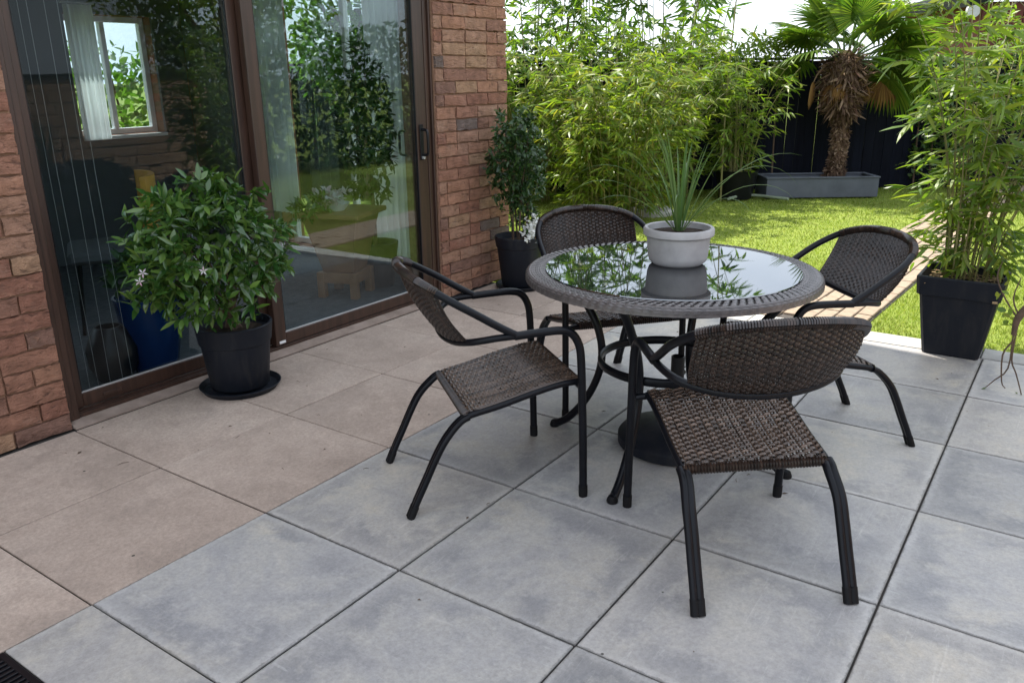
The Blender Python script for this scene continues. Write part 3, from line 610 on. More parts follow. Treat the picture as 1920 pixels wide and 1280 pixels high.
# ---- chair
twin = [(0.0105*math.cos(a)+0.0, 0.0085*sg+0.0105*math.sin(a)) for sg, rng in ((1, np.linspace(-0.25*PI, 1.25*PI, 10)), (-1, np.linspace(0.75*PI, 2.25*PI, 10))) for a in rng] if False else None
def twin_prof(r=0.0115, o=0.0085, n=9):
    out = []
    for sg in (1, -1):
        for a in np.linspace(-0.28*PI, 1.28*PI, n):
            x, y = r*math.cos(a), o+r*math.sin(a)
            out.append((x*sg, y*sg))
    return out
def build_chair():
    t = thing('wicker_chair', '', 'chair', (0, 0, 0), 0, 'wicker armchairs round the glass table')
    m = M['metal']; HW = 0.262
    prof_s = [(-0.298, 0.0), (-0.272, 0.06), (-0.239, 0.128), (-0.205, 0.20), (-0.172, 0.258), (-0.130, 0.305), (-0.089, 0.330), (0.019, 0.352), (0.13, 0.380), (0.223, 0.399), (0.285, 0.403)]
    for s in (-1, 1):
        # front leg + armrest: one bent tube cut where the arm begins
        arm = [(0.295, s*HW, 0.0), (0.292, s*HW, 0.18), (0.286, s*HW, 0.36), (0.280, s*HW, 0.50), (0.270, s*HW, 0.555), (0.245, s*HW, 0.592), (0.205, s*HW, 0.605), (0.13, s*HW, 0.605), (0.055, s*HW, 0.602)]
        n = len(spline(arm, 6)); k = 6*4
        fl = MB().tube(arm, 0.0138, 12, smooth=6, up=(0, 1, 0), sl=(0, k+1)).obj('front_leg', m, t, True, 60)
        MB().tube([(0.295, s*HW, 0.0005), (0.2948, s*HW, 0.015), (0.2944, s*HW, 0.042)], [0.0152, 0.0158, 0.0155], 12).obj('foot_cap', M['rubber'], fl, True, 50)
        MB().tube(arm, 0.0138, 12, smooth=6, up=(0, 1, 0), sl=(k, n)).obj('armrest', m, t, True, 60)
        P = [(x, s*(0.215-0.005*(1 if z > 0.3 else 0)), z) for x, z in prof_s]
        n2 = len(spline(P, 5)); k2 = 5*6
        rl = MB().tube(P, 0.0, prof=twin_prof(), smooth=5, up=(1, 0, 0.4), sl=(0, k2+1)).obj('rear_leg', m, t, True, 50)
        MB().tube([(-0.2985, s*0.215, -0.001), (-0.290, s*0.215, 0.018), (-0.2805, s*0.215, 0.040)], 0, prof=twin_prof(0.0128, 0.0086), up=(1, 0, 0.4)).obj('foot_cap', M['rubber'], rl, True, 50)
        MB().tube(P, 0.0115, 10, smooth=5, up=(1, 0, 0.4), sl=(k2, n2)).obj('seat_rail', m, t, True, 60)
        MB().tube([(0.283, s*0.205, 0.403), (0.287, s*(HW-0.006), 0.395)], 0.010, 8).obj('seat_bracket', m, t, True)
    MB().tube([(-0.092, -0.212, 0.326), (-0.092, 0.212, 0.326)], 0.0105, 10).obj('seat_bar', m, t, True)
    MB().tube([(0.288, -0.255, 0.396), (0.288, 0.255, 0.396)], 0.0105, 10).obj('seat_bar', m, t, True)
    half_h = [(0.062, HW, 0.603), (0.00, 0.263, 0.640), (-0.075, 0.262, 0.688), (-0.135, 0.250, 0.724), (-0.188, 0.218, 0.756), (-0.228, 0.160, 0.778), (-0.250, 0.085, 0.790), (-0.258, 0.0, 0.794)]
    half_l = [(0.055, HW, 0.602), (0.0, 0.258, 0.600), (-0.045, 0.243, 0.592), (-0.080, 0.210, 0.580), (-0.105, 0.150, 0.565), (-0.120, 0.075, 0.555), (-0.125, 0.0, 0.552)]
    hoop = half_h+[(x, -y, z) for x, y, z in half_h[-2::-1]]; low = half_l+[(x, -y, z) for x, y, z in half_l[-2::-1]]
    MB().tube(hoop, 0.0125, 12, smooth=5).obj('back_hoop', m, t, True, 60)
    MB().tube(low, 0.0115, 12, smooth=5).obj('back_rail', m, t, True, 60)
    # woven seat
    xs = np.array([p[0] for p in prof_s[5:]]); zs = np.array([p[1] for p in prof_s[5:]])
    def seat(u, v):
        x = -0.102+v*0.392; y = (u-0.5)*0.418; z = np.interp(x, xs, zs)+0.012-0.010*np.sin(PI*np.clip(u, 0, 1))*np.sin(PI*np.clip(v, 0, 1))
        z = z-0.05*np.clip(-0.092-x, 0, 1)*8*0.2
        return np.stack([x, y, z], 1)
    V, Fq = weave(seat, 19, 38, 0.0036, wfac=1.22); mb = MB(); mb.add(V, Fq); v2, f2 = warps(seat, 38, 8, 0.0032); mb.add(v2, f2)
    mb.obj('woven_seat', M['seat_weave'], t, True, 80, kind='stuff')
    for xx, zz in ((-0.094, 0.337), (0.290, 0.409)):
        n = 46; sp = MB()
        for i in range(n):
            y = -0.203+0.406*i/(n-1); sp.tube([(xx+0.0125*math.cos(a), y, zz-0.008+0.0125*math.sin(a)) for a in np.linspace(0, 2*PI, 9)], 0.0042, 4, False)
        sp.obj('seat_wrap', M['weave'], t, True, 80, kind='stuff')
    # woven backrest between the two hoops
    hp = spline(half_h[::-1], 12)[::-1]; lp = spline(half_l[::-1], 12)[::-1]
    hp = np.vstack([hp, hp[-2::-1]*np.array([1, -1, 1])]); lp = np.vstack([lp, lp[-2::-1]*np.array([1, -1, 1])])
    def arc(P):
        d = np.r_[0, np.cumsum(np.linalg.norm(np.diff(P, axis=0), axis=1))]; return d/d[-1]
    ah, al = arc(hp), arc(lp)
    yh0 = 0.222; yl0 = 0.205
    uh = np.interp(-yh0, -hp[:len(hp)//2+1, 1][np.argmax(hp[:len(hp)//2+1, 0] < -0.1):], ah[:len(hp)//2+1][np.argmax(hp[:len(hp)//2+1, 0] < -0.1):])
    ul = np.interp(-yl0, -lp[:len(lp)//2+1, 1], al[:len(lp)//2+1])
    def back(u, v):
        a = uh+(1-2*uh)*u; b = ul+(1-2*ul)*u
        Ph = np.stack([np.interp(a, ah, hp[:, k]) for k in range(3)], 1); Pl = np.stack([np.interp(b, al, lp[:, k]) for k in range(3)], 1)
        v = v[:, None]; P = Pl*(1-v)+Ph*v
        bul = 0.018*np.sin(PI*np.clip(v[:, 0], 0, 1)); rad = P[:, :2]-np.array([0.15, 0]); rad /= np.linalg.norm(rad, axis=1)[:, None]
        P[:, :2] += rad*bul[:, None]; return P
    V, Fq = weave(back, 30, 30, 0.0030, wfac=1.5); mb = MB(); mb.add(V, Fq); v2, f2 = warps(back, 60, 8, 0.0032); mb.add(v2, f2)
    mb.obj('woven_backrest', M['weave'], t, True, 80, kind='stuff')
    sp = MB(); n = 70
    for i in range(n):
        u_ = uh+(1-2*uh)*i/(n-1); p = np.array([np.interp(u_, ah, hp[:, k]) for k in range(3)]); q = np.array([np.interp(u_+.004, ah, hp[:, k]) for k in range(3)]); T_ = q-p; T_ /= np.linalg.norm(T_)
        N = np.cross(T_, (0, 0, 1)); N /= np.linalg.norm(N); B = np.cross(T_, N)
        sp.tube([p+0.0128*(math.cos(a)*N+math.sin(a)*B) for a in np.linspace(0, 2*PI, 9)], 0.0038, 4, False)
    sp.obj('hoop_wrap', M['weave'], t, True, 80, kind='stuff')
    return t
chair = build_chair()
spots = [(1.2115, -0.4415, math.atan2(-0.6144, 0.7890), 'wicker armchair in side view nearest the sliding glass doors'),
         (1.2515, -1.380, math.atan2(0.657, 0.755), 'foreground wicker armchair with its dark back turned to the camera'),
         (2.2638, -1.324, math.atan2(0.696, -0.718), 'wicker armchair between the table and the potted bamboo'),
         (2.204, -0.381, R(230), 'far wicker armchair with reddish brown back behind the table')]
for i, (x, y, a, lab) in enumerate(spots):
    o = chair if i == 0 else copy_tree(chair)
    o.location = (x, y, 0); o.rotation_euler = (0, 0, a); o['label'] = lab
# ---- table
TX, TY, TZ = 1.765, -0.902, 0.712
tb = thing('round_table', 'round black glass topped table with wicker rim and curved legs', 'table', (TX, TY, 0))
def rim(u, v):
    a = u*2*PI; q = np.clip(v, -0.1, 1.1)*0.118
    r_ = np.where(q < 0.082, 0.443+q*0.064/0.082, 0.507+0.014*np.sin(np.clip((q-0.082)/0.018, 0, PI/2))); z = np.where(q < 0.082, TZ+0.001+0.001*np.sin(q*38), TZ+0.001-0.018*(1-np.cos(np.clip((q-0.082)/0.018, 0, PI/2)))-np.clip(q-0.082-0.028, 0, 1))
    return np.stack([r_*np.cos(a), r_*np.sin(a), z], 1)
V, Fq = weave(rim, 220, 12, 0.0012, twill=3.0, sub=3, wfac=1.9)
MB().add(V, Fq).obj('wicker_rim', M['rim'], tb, True, 80, kind='stuff')
MB().lathe([(0.40, -0.012), (0.505, -0.012), (0.511, -0.018), (0.507, -0.030), (0.46, -0.032), (0.40, -0.026), (0.40, -0.012)], 72, (0, 0, TZ+0.006), False).obj('rim_frame', M['rim'], tb, True)
MB().lathe([(0.0, -0.006), (0.448, -0.006), (0.4505, -0.003), (0.449, 0.0), (0.0, 0.0)], 96, (0, 0, TZ+0.0065), False).obj('glass_top', M['tglass'], tb, True, 30)
for k_, ang in enumerate((184, 94, 4, -86)):
    a = R(ang); ca, sa = math.cos(a), math.sin(a)
    pr = [(0.445, 0.672), (0.405, 0.640), (0.345, 0.56), (0.285, 0.46), (0.262, 0.36), (0.275, 0.26), (0.325, 0.15), (0.395, 0.06), (0.445, 0.022), (0.470, 0.014)]
    lg = MB().tube([(r_*ca, r_*sa, z) for r_, z in pr], 0.0155, 10, smooth=5).obj('leg', M['metal'], tb, True, 60)
    MB().lathe([(0, 0), (0.018, 0), (0.02, 0.008), (0.014, 0.024), (0, 0.026)], 14, (0.468*ca, 0.468*sa, 0.0), False).obj('foot_cap', M['rubber'], lg, True)
cir = [(0.245*math.cos(a), 0.245*math.sin(a), 0.365) for a in np.linspace(0, 2*PI, 65)]
rp_ = [(0.017*math.cos(a), 0.010*math.sin(a)) for a in np.arange(10)*2*PI/10]
MB().tube(cir, 0, prof=rp_, cap=False, up=(0, 0, 1)).obj('ring_stretcher', M['metal'], tb, True)
MB().tube([(0.42*math.cos(a), 0.42*math.sin(a), 0.662) for a in np.linspace(0, 2*PI, 73)], 0.012, 10, False).obj('apron_ring', M['metal'], tb, True)
# ---- parasol base under the table
ub = thing('parasol_base', 'round black stepped parasol base standing under the table', 'parasol base', (1.845, -0.915, 0))
MB().lathe([(0.0, 0.0), (0.205, 0.0), (0.218, 0.008), (0.218, 0.040), (0.208, 0.052), (0.175, 0.062), (0.168, 0.066), (0.130, 0.074), (0.122, 0.080), (0.075, 0.090), (0.045, 0.094), (0.036, 0.105)], 56, cap=False).obj('base', M['navy'], ub, True, 35)
MB().lathe([(0.0, 0.094), (0.034, 0.094), (0.034, 0.105), (0.026, 0.108), (0.026, 0.36), (0.022, 0.362), (0.022, 0.10), (0, 0.10)], 24, cap=False).obj('tube', M['black'], ub, True, 35)
MB().lathe([(0, 0), (0.012, 0), (0.012, 0.03), (0, 0.03)], 12).obj('knob', M['black'], ub, True, loc=(0.025, 0, 0.28)).rotation_euler = (0, PI/2, 0)

# ================================================================== POTS
def round_pot(name, label, loc, h, r0, r1, band, mat, lip=0.006, saucer=0, group=None):
    t = thing(name, label, 'plant pot', loc, 0, group); z0 = 0.022 if saucer else 0.001
    rr = lambda z: r0+(r1-r0)*z/h
    zb = h*(1-band)
    MB().lathe([(0, 0), (r0-.006, 0), (r0, 0.006), (rr(zb)-.001, zb), (rr(zb)+lip, zb+0.004), (rr(h)+lip, h-0.004), (rr(h)+lip-.003, h), (rr(h)-.005, h), (rr(h*.9)-.008, h*.88), (0, h*.86)], 56, (0, 0, z0), False).obj('body', mat, t, True, 40)
    MB().lathe([(0, 0), (rr(h*.86)-.012, 0.0), (rr(h*.86)*.5, 0.012), (0, 0.016)][::-1], 30, (0, 0, z0+h*.865), False).obj('soil', M['soil'], t, True)
    if saucer: MB().lathe([(0, 0), (saucer-.02, 0), (saucer, 0.026), (saucer-.004, 0.028), (saucer-.022, 0.008), (0, 0.008)], 56, (0, 0, 0.001), False).obj('saucer', mat, t, True, 40)
    return t
round_pot('plant_pot', 'charcoal round plastic pot on saucer before the glass door', (1.300, 1.030, 0), 0.300, 0.132, 0.166, 0.30, M['navy'], saucer=0.185)
round_pot('plant_pot', 'charcoal pot on saucer against the brick pier', (3.575, 0.985, 0), 0.335, 0.125, 0.165, 0.22, M['navy'], saucer=0.17)
tp = thing('ceramic_bowl_pot', 'round off white pot standing on the glass table', 'plant pot', (1.842, -0.892, TZ+0.0068))
MB().lathe([(0, 0), (0.088, 0), (0.102, 0.012), (0.108, 0.030), (0.114, 0.100), (0.121, 0.103), (0.127, 0.108), (0.127, 0.128), (0.122, 0.134), (0.112, 0.132), (0.108, 0.110), (0, 0.108)], 64, cap=False).obj('body', M['whitepot'], tp, True, 45)
MB().lathe([(0.108, 0), (0.06, 0.006), (0, 0.008)], 30, (0, 0, 0.112), False).obj('soil', M['soil'], tp, True)
# square planter with bamboo
sq = thing('square_planter', 'tall tapered square charcoal planter at the lawn edge', 'planter', (3.672, -1.655, 0))
def ring(h, z): return [(-h, -h, z), (h, -h, z), (h, h, z), (-h, h, z)]
def rsq(h, z, c=0.014): return [(-h+c, -h, z), (h-c, -h, z), (h, -h+c, z), (h, h-c, z), (h-c, h, z), (-h+c, h, z), (-h, h-c, z), (-h, -h+c, z)]
levels = [rsq(0.126, 0.001), rsq(0.130, 0.008), rsq(0.172, 0.312), rsq(0.184, 0.316), rsq(0.193, 0.404), rsq(0.190, 0.41), rsq(0.176, 0.41), rsq(0.166, 0.355)]
V = [p for l in levels for p in l]; Fq = [(i*8+j, i*8+(j+1) % 8, (i+1)*8+(j+1) % 8, (i+1)*8+j) for i in range(len(levels)-1) for j in range(8)]+[tuple(range(8))[::-1]]
MB().add(V, Fq).obj('body', M['navy'], sq)
V = rsq(0.168, 0.360); MB().add(V+[(0, 0, 0.375)], [(j, (j+1) % 8, 8) for j in range(8)]).obj('soil', M['soil'], sq)
g_ = random.Random(3); stw = MB()
for i in range(60):
    x, y, a = g_.uniform(-.15, .15), g_.uniform(-.15, .15), g_.uniform(0, PI); l = g_.uniform(.02, .05)
    stw.tube([(x-l*math.cos(a), y-l*math.sin(a), 0.374), (x, y, 0.384), (x+l*math.cos(a), y+l*math.sin(a), 0.376)], 0.0022, 4)
stw.obj('straw_mulch', M['straw'], sq, kind='stuff')
MB().tube([(-0.185, -0.172, 0.318), (-0.188, -0.150, 0.318)], 0.006, 6).obj('lip_mark', M['straw'], sq)

# ================================================================== PLANTS
def leaf_template(kind):
    if kind == 'thin': ts, ws, droop, fold = (0.0, .18, .5, .8, 1.0), (0.12, .8, 1.0, .5, 0.02), 0.22, 0
    elif kind == 'broad': ts, ws, droop, fold = (0.0, .2, .5, .8, 1.0), (0.10, .72, 1.0, .58, 0.03), 0.16, 0.28
    else: ts, ws, droop, fold = (0.0, .25, .55, .85, 1.0), (0.3, .9, 1.0, .6, 0.05), 0.1, 0.2
    V = []
    for t_, w in zip(ts, ws):
        z = -droop*t_*t_
        V += [(t_, -w*.5, z+fold*w*.10), (t_, 0, z-fold*w*.04), (t_, w*.5, z+fold*w*.10)]
    Fq = [(i*3+k, i*3+k+3, i*3+k+4, i*3+k+1) for i in range(len(ts)-1) for k in (0, 1)]
    return np.array(V), np.array(Fq)
TPL = {k: leaf_template(k) for k in ('thin', 'broad', 'round')}
LEAF_ME = {}
def leaf_frames(D, g, roll=0.6):
    D = D/(np.linalg.norm(D, axis=1)[:, None]+1e-9); n = len(D)
    U = np.tile(np.array([0, 0, 1.0]), (n, 1))+g.normal(0, roll, (n, 3)); Y = np.cross(U, D); Y /= np.linalg.norm(Y, axis=1)[:, None]+1e-9
    return D, Y, np.cross(D, Y)
def foliage(parent, P, D, L, W, mat, kind, seed, n_ind=0, name='foliage', roll=0.6):
    """leaves: the n_ind nearest the camera as single parts, the rest as one mass"""
    g = np.random.default_rng(seed); X, Y, Z = leaf_frames(D, g, roll); tv, tf = TPL[kind]
    origin = np.array(parent.location)
    order = np.argsort(np.linalg.norm(P-CAM, axis=1)) if n_ind else np.arange(len(P))
    ind, rest = order[:n_ind], order[n_ind:]
    key = (mat, kind)
    if key not in LEAF_ME: LEAF_ME[key] = fast_mesh('leaf', tv, tf, M[mat])
    for i in ind:
        x, y, z, p = X[i]*L[i], Y[i]*W[i], Z[i]*L[i], P[i]-origin
        o = link('leaf', LEAF_ME[key], parent); q = Matrix(((X[i][0], Y[i][0], Z[i][0]), (X[i][1], Y[i][1], Z[i][1]), (X[i][2], Y[i][2], Z[i][2]))).to_quaternion()
        o.location = p; o.rotation_mode = 'QUATERNION'; o.rotation_quaternion = q; o.scale = (L[i], W[i], L[i])
    if len(rest):
        X, Y, Z, L, W, P = X[rest], Y[rest], Z[rest], L[rest], W[rest], P[rest]-origin
        V = P[:, None, :]+tv[None, :, 0:1]*(X*L[:, None])[:, None, :]+tv[None, :, 1:2]*(Y*W[:, None])[:, None, :]+tv[None, :, 2:3]*(Z*L[:, None])[:, None, :]
        Fq = (tf[None]+(np.arange(len(rest))*len(tv))[:, None, None]).reshape(-1, 4)
        link(name, fast_mesh(name, V.reshape(-1, 3), Fq, M[mat]), parent, kind='stuff')
def bamboo(name, label, base, n, h, spread, r0, leaf_l, leaf_w, twigs, per, seed, mat, n_ind=0, low=0.1, lean=(0, 0), tl=(0.12, 0.34), cr=0.005, keep=None, cat='bamboo', vis_canes=14, group=None):
    t = thing(name, label, cat, base, 0, group); g = np.random.default_rng(seed)
    LP, LD, LL, LW = [], [], [], []; tw = MB(); canes = MB()
    for i in range(n):
        a = g.uniform(0, 2*PI); rr = r0*math.sqrt(g.uniform(0, 1)); hh = h*g.uniform(0.62, 1.0)
        ln = g.uniform(0.25, 1.0)*spread; d = np.array([math.cos(a)*ln+lean[0]*hh, math.sin(a)*ln+lean[1]*hh, 0])
        b = np.array([rr*math.cos(a), rr*math.sin(a), 0.0])
        ts = np.linspace(0, 1, 9)
        pts = np.array([b+np.array([0, 0, hh*(t_-0.10*t_**4)])+d*t_**1.8 for t_ in ts])
        mb = MB().tube(pts, np.linspace(cr, cr*0.35, 9), 6)
        if i < vis_canes: mb.obj('cane', M['cane'], t, True)
        else: canes.add(mb.v, mb.f)
        for k in range(twigs):
            tt = low+(1-low)*g.uniform(0, 1)**0.9; p0 = np.array([np.interp(tt, ts, pts[:, q]) for q in range(3)])
            az = g.uniform(0, 2*PI); el = g.uniform(-0.1, 0.9); l = g.uniform(*tl)*(1.15-0.45*tt)
            dd = np.array([math.cos(az)*math.cos(el), math.sin(az)*math.cos(el), math.sin(el)])
            mid = p0+dd*l*.55; end = p0+dd*l+np.array([0, 0, -0.22*l])
            if k % 2 == 0: tw.tube([p0, mid, end], [0.0016, 0.0013, 0.0007], 3, False)
            for m in range(per):
                f = g.uniform(0.35, 1.0); q = (1-f)**2*p0+2*f*(1-f)*mid+f*f*end
                la = az+g.normal(0, 0.75); le_ = g.uniform(-0.75, 0.35)
                LP.append(q); LD.append((math.cos(la)*math.cos(le_), math.sin(la)*math.cos(le_), math.sin(le_))); LL.append(leaf_l*g.uniform(0.6, 1.15)); LW.append(leaf_w*g.uniform(0.75, 1.2))
    P = np.array(LP)+np.array(base); kp = (P[:, 2] > 0.03)
    if keep is not None: kp &= keep(P)
    if canes.v: canes.obj('canes', M['cane'], t, True, kind='stuff')
    tw.obj('twigs', M['cane'], t, kind='stuff')
    foliage(t, P[kp], np.array(LD)[kp], np.array(LL)[kp], np.array(LW)[kp], mat, 'thin', seed+1, n_ind)
    return t
# potted bamboo on the right (fills the planter)
bamboo('potted_bamboo', 'bright green bamboo growing in the tall square planter', (3.672, -1.655, 0.372), 32, 1.60, 0.60, 0.13, 0.110, 0.0175, 14, 7, 21, 'bamboo', 300, 0.03, (0, -0.10), (0.10, 0.30), 0.0045)
# yellow-green clump behind the far chair
bamboo('bamboo_clump', 'wide yellow green bamboo clump behind the far chair', (6.65, 1.85, 0), 74, 1.85, 0.70, 0.48, 0.135, 0.021, 18, 7, 31, 'bamboo_y', 120, 0.06, (0.02, 0), (0.14, 0.36), 0.006)
# clump in a dark tub left of the palm
cb = thing('tub', 'dark round tub under the bamboo left of the palm', 'plant pot', st(7.55, 3.78), 0)
MB().lathe([(0, 0), (0.18, 0), (0.24, 0.30), (0.25, 0.32), (0.235, 0.32), (0.22, 0.27), (0, 0.26)], 36, cap=False).obj('body', M['black'], cb, True, 40)
bamboo('bamboo_clump', 'bamboo clump in the dark tub left of the palm', st(7.55, 3.78, 0.27), 26, 1.42, 0.50, 0.17, 0.13, 0.019, 13, 7, 41, 'bamboo', 100, 0.05, (0, 0), (0.14, 0.38), 0.006)
# tall bamboos at the back, their tops leaving the frame
for i, (s, t_, h, lab) in enumerate(((9.6, 1.45, 5.4, 'tall bamboo beyond the fence beside the brick corner'), (9.9, 2.45, 6.3, 'tallest bamboo in the middle of the row beyond the fence'), (9.5, 3.35, 5.6, 'tall bamboo beyond the fence nearest the bare cane'))):
    bamboo('tall_bamboo', lab, st(s, t_), 17, h, 1.15, 0.45, 0.23, 0.038, 22, 6, 51+i, 'bamboo_d', 90, 0.18, (-0.05, -0.03), (0.2, 0.55), 0.009, group='tall bamboos beyond the fence')
bamboo('bamboo_clump', 'green bamboo clump between the brick corner and the yellow clump', st(7.6, 1.42), 34, 2.45, 0.55, 0.35, 0.14, 0.022, 16, 7, 45, 'bamboo', 60, 0.05, (0, 0), (0.14, 0.40), 0.007)
bamboo('bamboo_clump', 'green bamboo clump before the fence behind the table plant', st(7.7, 2.9), 34, 2.35, 0.60, 0.35, 0.14, 0.022, 15, 7, 47, 'bamboo', 60, 0.05, (0, 0), (0.14, 0.40), 0.007)
# bare cane
bc = thing('bare_cane', 'single bare thin cane rising before the dark fence', 'cane', st(7.3, 3.55), 0)
MB().tube([(0, 0, 0), (0.02, 0.02, 1.0), (0.06, 0.0, 2.0), (0.14, -0.02, 3.2)], [0.012, 0.010, 0.008, 0.004], 8, smooth=4).obj('stem', M['cane'], bc, True)
for z in (1.3, 1.7, 2.0, 2.3): MB().tube([(0.03, 0.01, z), (0.03+0.2*math.cos(z*9), 0.01+0.2*math.sin(z*9), z+0.25)], [0.003, 0.001], 4).obj('twig', M['cane'], bc)

def ellipsoid_foliage(t, c, r, n, L, W, mat, kind, seed, n_ind, shell=0.55, up_bias=0.35, keep=None, whorl=5, name='foliage'):
    g = np.random.default_rng(seed); k = n//whorl; d = g.normal(0, 1, (k, 3)); d /= np.linalg.norm(d, axis=1)[:, None]
    rad = shell+(1-shell)*g.uniform(0, 1, k)**0.6; rad *= 1+0.12*np.sin(d[:, 0]*7+seed)*np.sin(d[:, 2]*6+d[:, 1]*5)
    P = np.array(c)+d*rad[:, None]*np.array(r)
    ax = d*np.array([1, 1, 0.7])+np.array([0, 0, up_bias])+g.normal(0, 0.25, (k, 3)); ax /= np.linalg.norm(ax, axis=1)[:, None]
    PP, DD = [], []
    for j in range(whorl):
        v = g.normal(0, 1, (k, 3)); v -= ax*np.sum(v*ax, 1)[:, None]; v /= np.linalg.norm(v, axis=1)[:, None]
        o = g.uniform(-0.035, 0.0, k) if whorl > 1 else np.zeros(k)
        PP.append(P+ax*o[:, None]); DD.append(v*g.uniform(0.6, 1.1, (k, 1))+ax*g.uniform(0.1, 0.9, (k, 1)))
    P, D = np.vstack(PP), np.vstack(DD); kp = np.ones(len(P), bool) if keep is None else keep(P)
    P, D = P[kp], D[kp]; n = len(P)
    foliage(t, P, D, L*g.uniform(0.65, 1.15, n), W*g.uniform(0.75, 1.2, n), mat, kind, seed+1, n_ind, name, 0.5)
    return P
# glossy shrub before the door
sh = thing('potted_shrub', 'glossy green leafy shrub in the pot before the glass door', 'shrub', (1.300, 1.030, 0.28))
ellipsoid_foliage(sh, (1.155, 0.93, 0.695), (0.370, 0.28, 0.325), 2900, 0.066, 0.0225, 'glossy', 'broad', 61, 300, 0.42, 0.45, lambda P: (P[:, 1] < 1.20) & (P[:, 2] > 0.36+0.45*np.clip(P[:, 0]-1.15, 0, 1)))
g_ = random.Random(8)
for i in range(16):
    a = g_.uniform(0, 2*PI); r_ = g_.uniform(.08, .30); z = g_.uniform(.25, .55)
    e = Vector((-0.115+math.cos(a)*r_, -0.10+math.sin(a)*r_*.65, z)); MB().tube([(g_.uniform(-.03, .03), g_.uniform(-.03, .03), 0), (e.x*.35, e.y*.35, z*.5), e], [0.007, 0.005, 0.002], 6, smooth=3).obj('stem', M['bark'], sh, True)
fl_me = MB()
for k_ in range(5):
    a = k_*2*PI/5; fl_me.add([(0, 0, 0), (0.010*math.cos(a-.35), 0.010*math.sin(a-.35), .004), (0.020*math.cos(a), 0.020*math.sin(a), .002), (0.010*math.cos(a+.35), 0.010*math.sin(a+.35), .004)], [(0, 1, 2, 3)])
flm = fl_me.mesh('flower', M['petal'])
for (px, py, yy) in ((268, 512, 0.70), (262, 528, 0.71), (382, 508, 0.68)):
    p = at(px, py, 1, yy); o = link('flower', flm, sh, Vector(p)-sh.location); o.rotation_euler = (R(70), R(g_.uniform(-30, 30)), R(-50))
# dark shrub in the pot by the pier
s2 = thing('potted_shrub', 'dark small leaved climber in the pot against the brick pier', 'shrub', (3.575, 0.985, 0.31))
ellipsoid_foliage(s2, (3.55, 0.985, 0.84), (0.22, 0.20, 0.37), 2700, 0.042, 0.019, 'darkleaf', 'broad', 71, 150, 0.25, 0.2, lambda P: (P[:, 1] < 1.20))
ellipsoid_foliage(s2, (3.60, 0.95, 0.48), (0.15, 0.13, 0.13), 180, 0.04, 0.019, 'darkleaf', 'broad', 73, 0, 0.2, 0.2, lambda P: (P[:, 1] < 1.20), name='lower_foliage')
ellipsoid_foliage(s2, (3.56, 0.86, 0.42), (0.15, 0.06, 0.10), 330, 0.030, 0.020, 'gap_fleck', 'broad', 75, 0, 0.2, 0.3, name='bright_gap_flecks')  # added white flecks standing for bright sunlit gaps behind the shrub
for i in range(7):
    a = i*0.9; MB().tube([(0.05*math.cos(a), 0.05*math.sin(a), 0), (0.08*math.cos(a+.5), 0.06*math.sin(a+.5), .35), (0.12*math.cos(a+1), 0.09*math.sin(a+1), .75)], [0.006, 0.005, 0.003], 6, smooth=3).obj('stem', M['bark'], s2, True)
tg = thing('plant_tag', 'small orange wooden tag stuck in the dark pot by the pier', 'plant tag', (3.58, 0.86, 0.30)); MB().box(-0.012, 0.012, -0.003, 0.003, 0, 0.15, 0.001).obj('stake', M['orange'], tg); tg.rotation_euler = (0.08, 0.14, -0.9)
# spiky plant on the table
sp_ = thing('spiky_plant', 'spiky narrow leaved plant in the off white table pot', 'plant', (1.842, -0.892, TZ+0.118))
g_ = random.Random(14)
def blade(L, az, el, droop, w, tw=0.0, z0=0.0):
    n = 12; V = []; p = np.array([0.012*math.cos(az), 0.012*math.sin(az), z0]); e = el
    for i in range(n+1):
        f = i/n; ww = w*(0.55+0.45*min(1, f*6))*(1-f**3)*0.5+0.0004
        side = np.array([-math.sin(az), math.cos(az), 0]); nrm = np.array([-math.cos(az)*math.sin(e), -math.sin(az)*math.sin(e), math.cos(e)])
        V += [p-side*ww+nrm*ww*.5, p-nrm*0.0, p+side*ww+nrm*ww*.5]
        e = el-droop*f*f; p = p+np.array([math.cos(az)*math.cos(e), math.sin(az)*math.cos(e), math.sin(e)])*L/n
    return MB().add(V, [(i*3+k, i*3+k+1, i*3+k+4, i*3+k+3) for i in range(n) for k in (0, 1)])
for i in range(20):
    blade(g_.uniform(.28, .47), g_.uniform(0, 2*PI), R(g_.uniform(66, 89)), R(g_.uniform(5, 40)), g_.uniform(.007, .0115)).obj('blade', M['spiky'], sp_, True)
for (L, az, el, dr_) in ((.50, R(125), 62, 120), (.48, R(140), 50, 95), (.42, R(115), 68, 60), (.42, R(160), 40, 60), (.52, R(-60), 60, 130), (.55, R(-45), 52, 75), (.46, R(-75), 50, 110), (.40, R(20), 55, 70), (.36, R(-110), 50, 100), (.34, R(200), 55, 90)):
    blade(L, az, R(el), R(dr_), 0.008).obj('blade', M['spiky'], sp_, True)
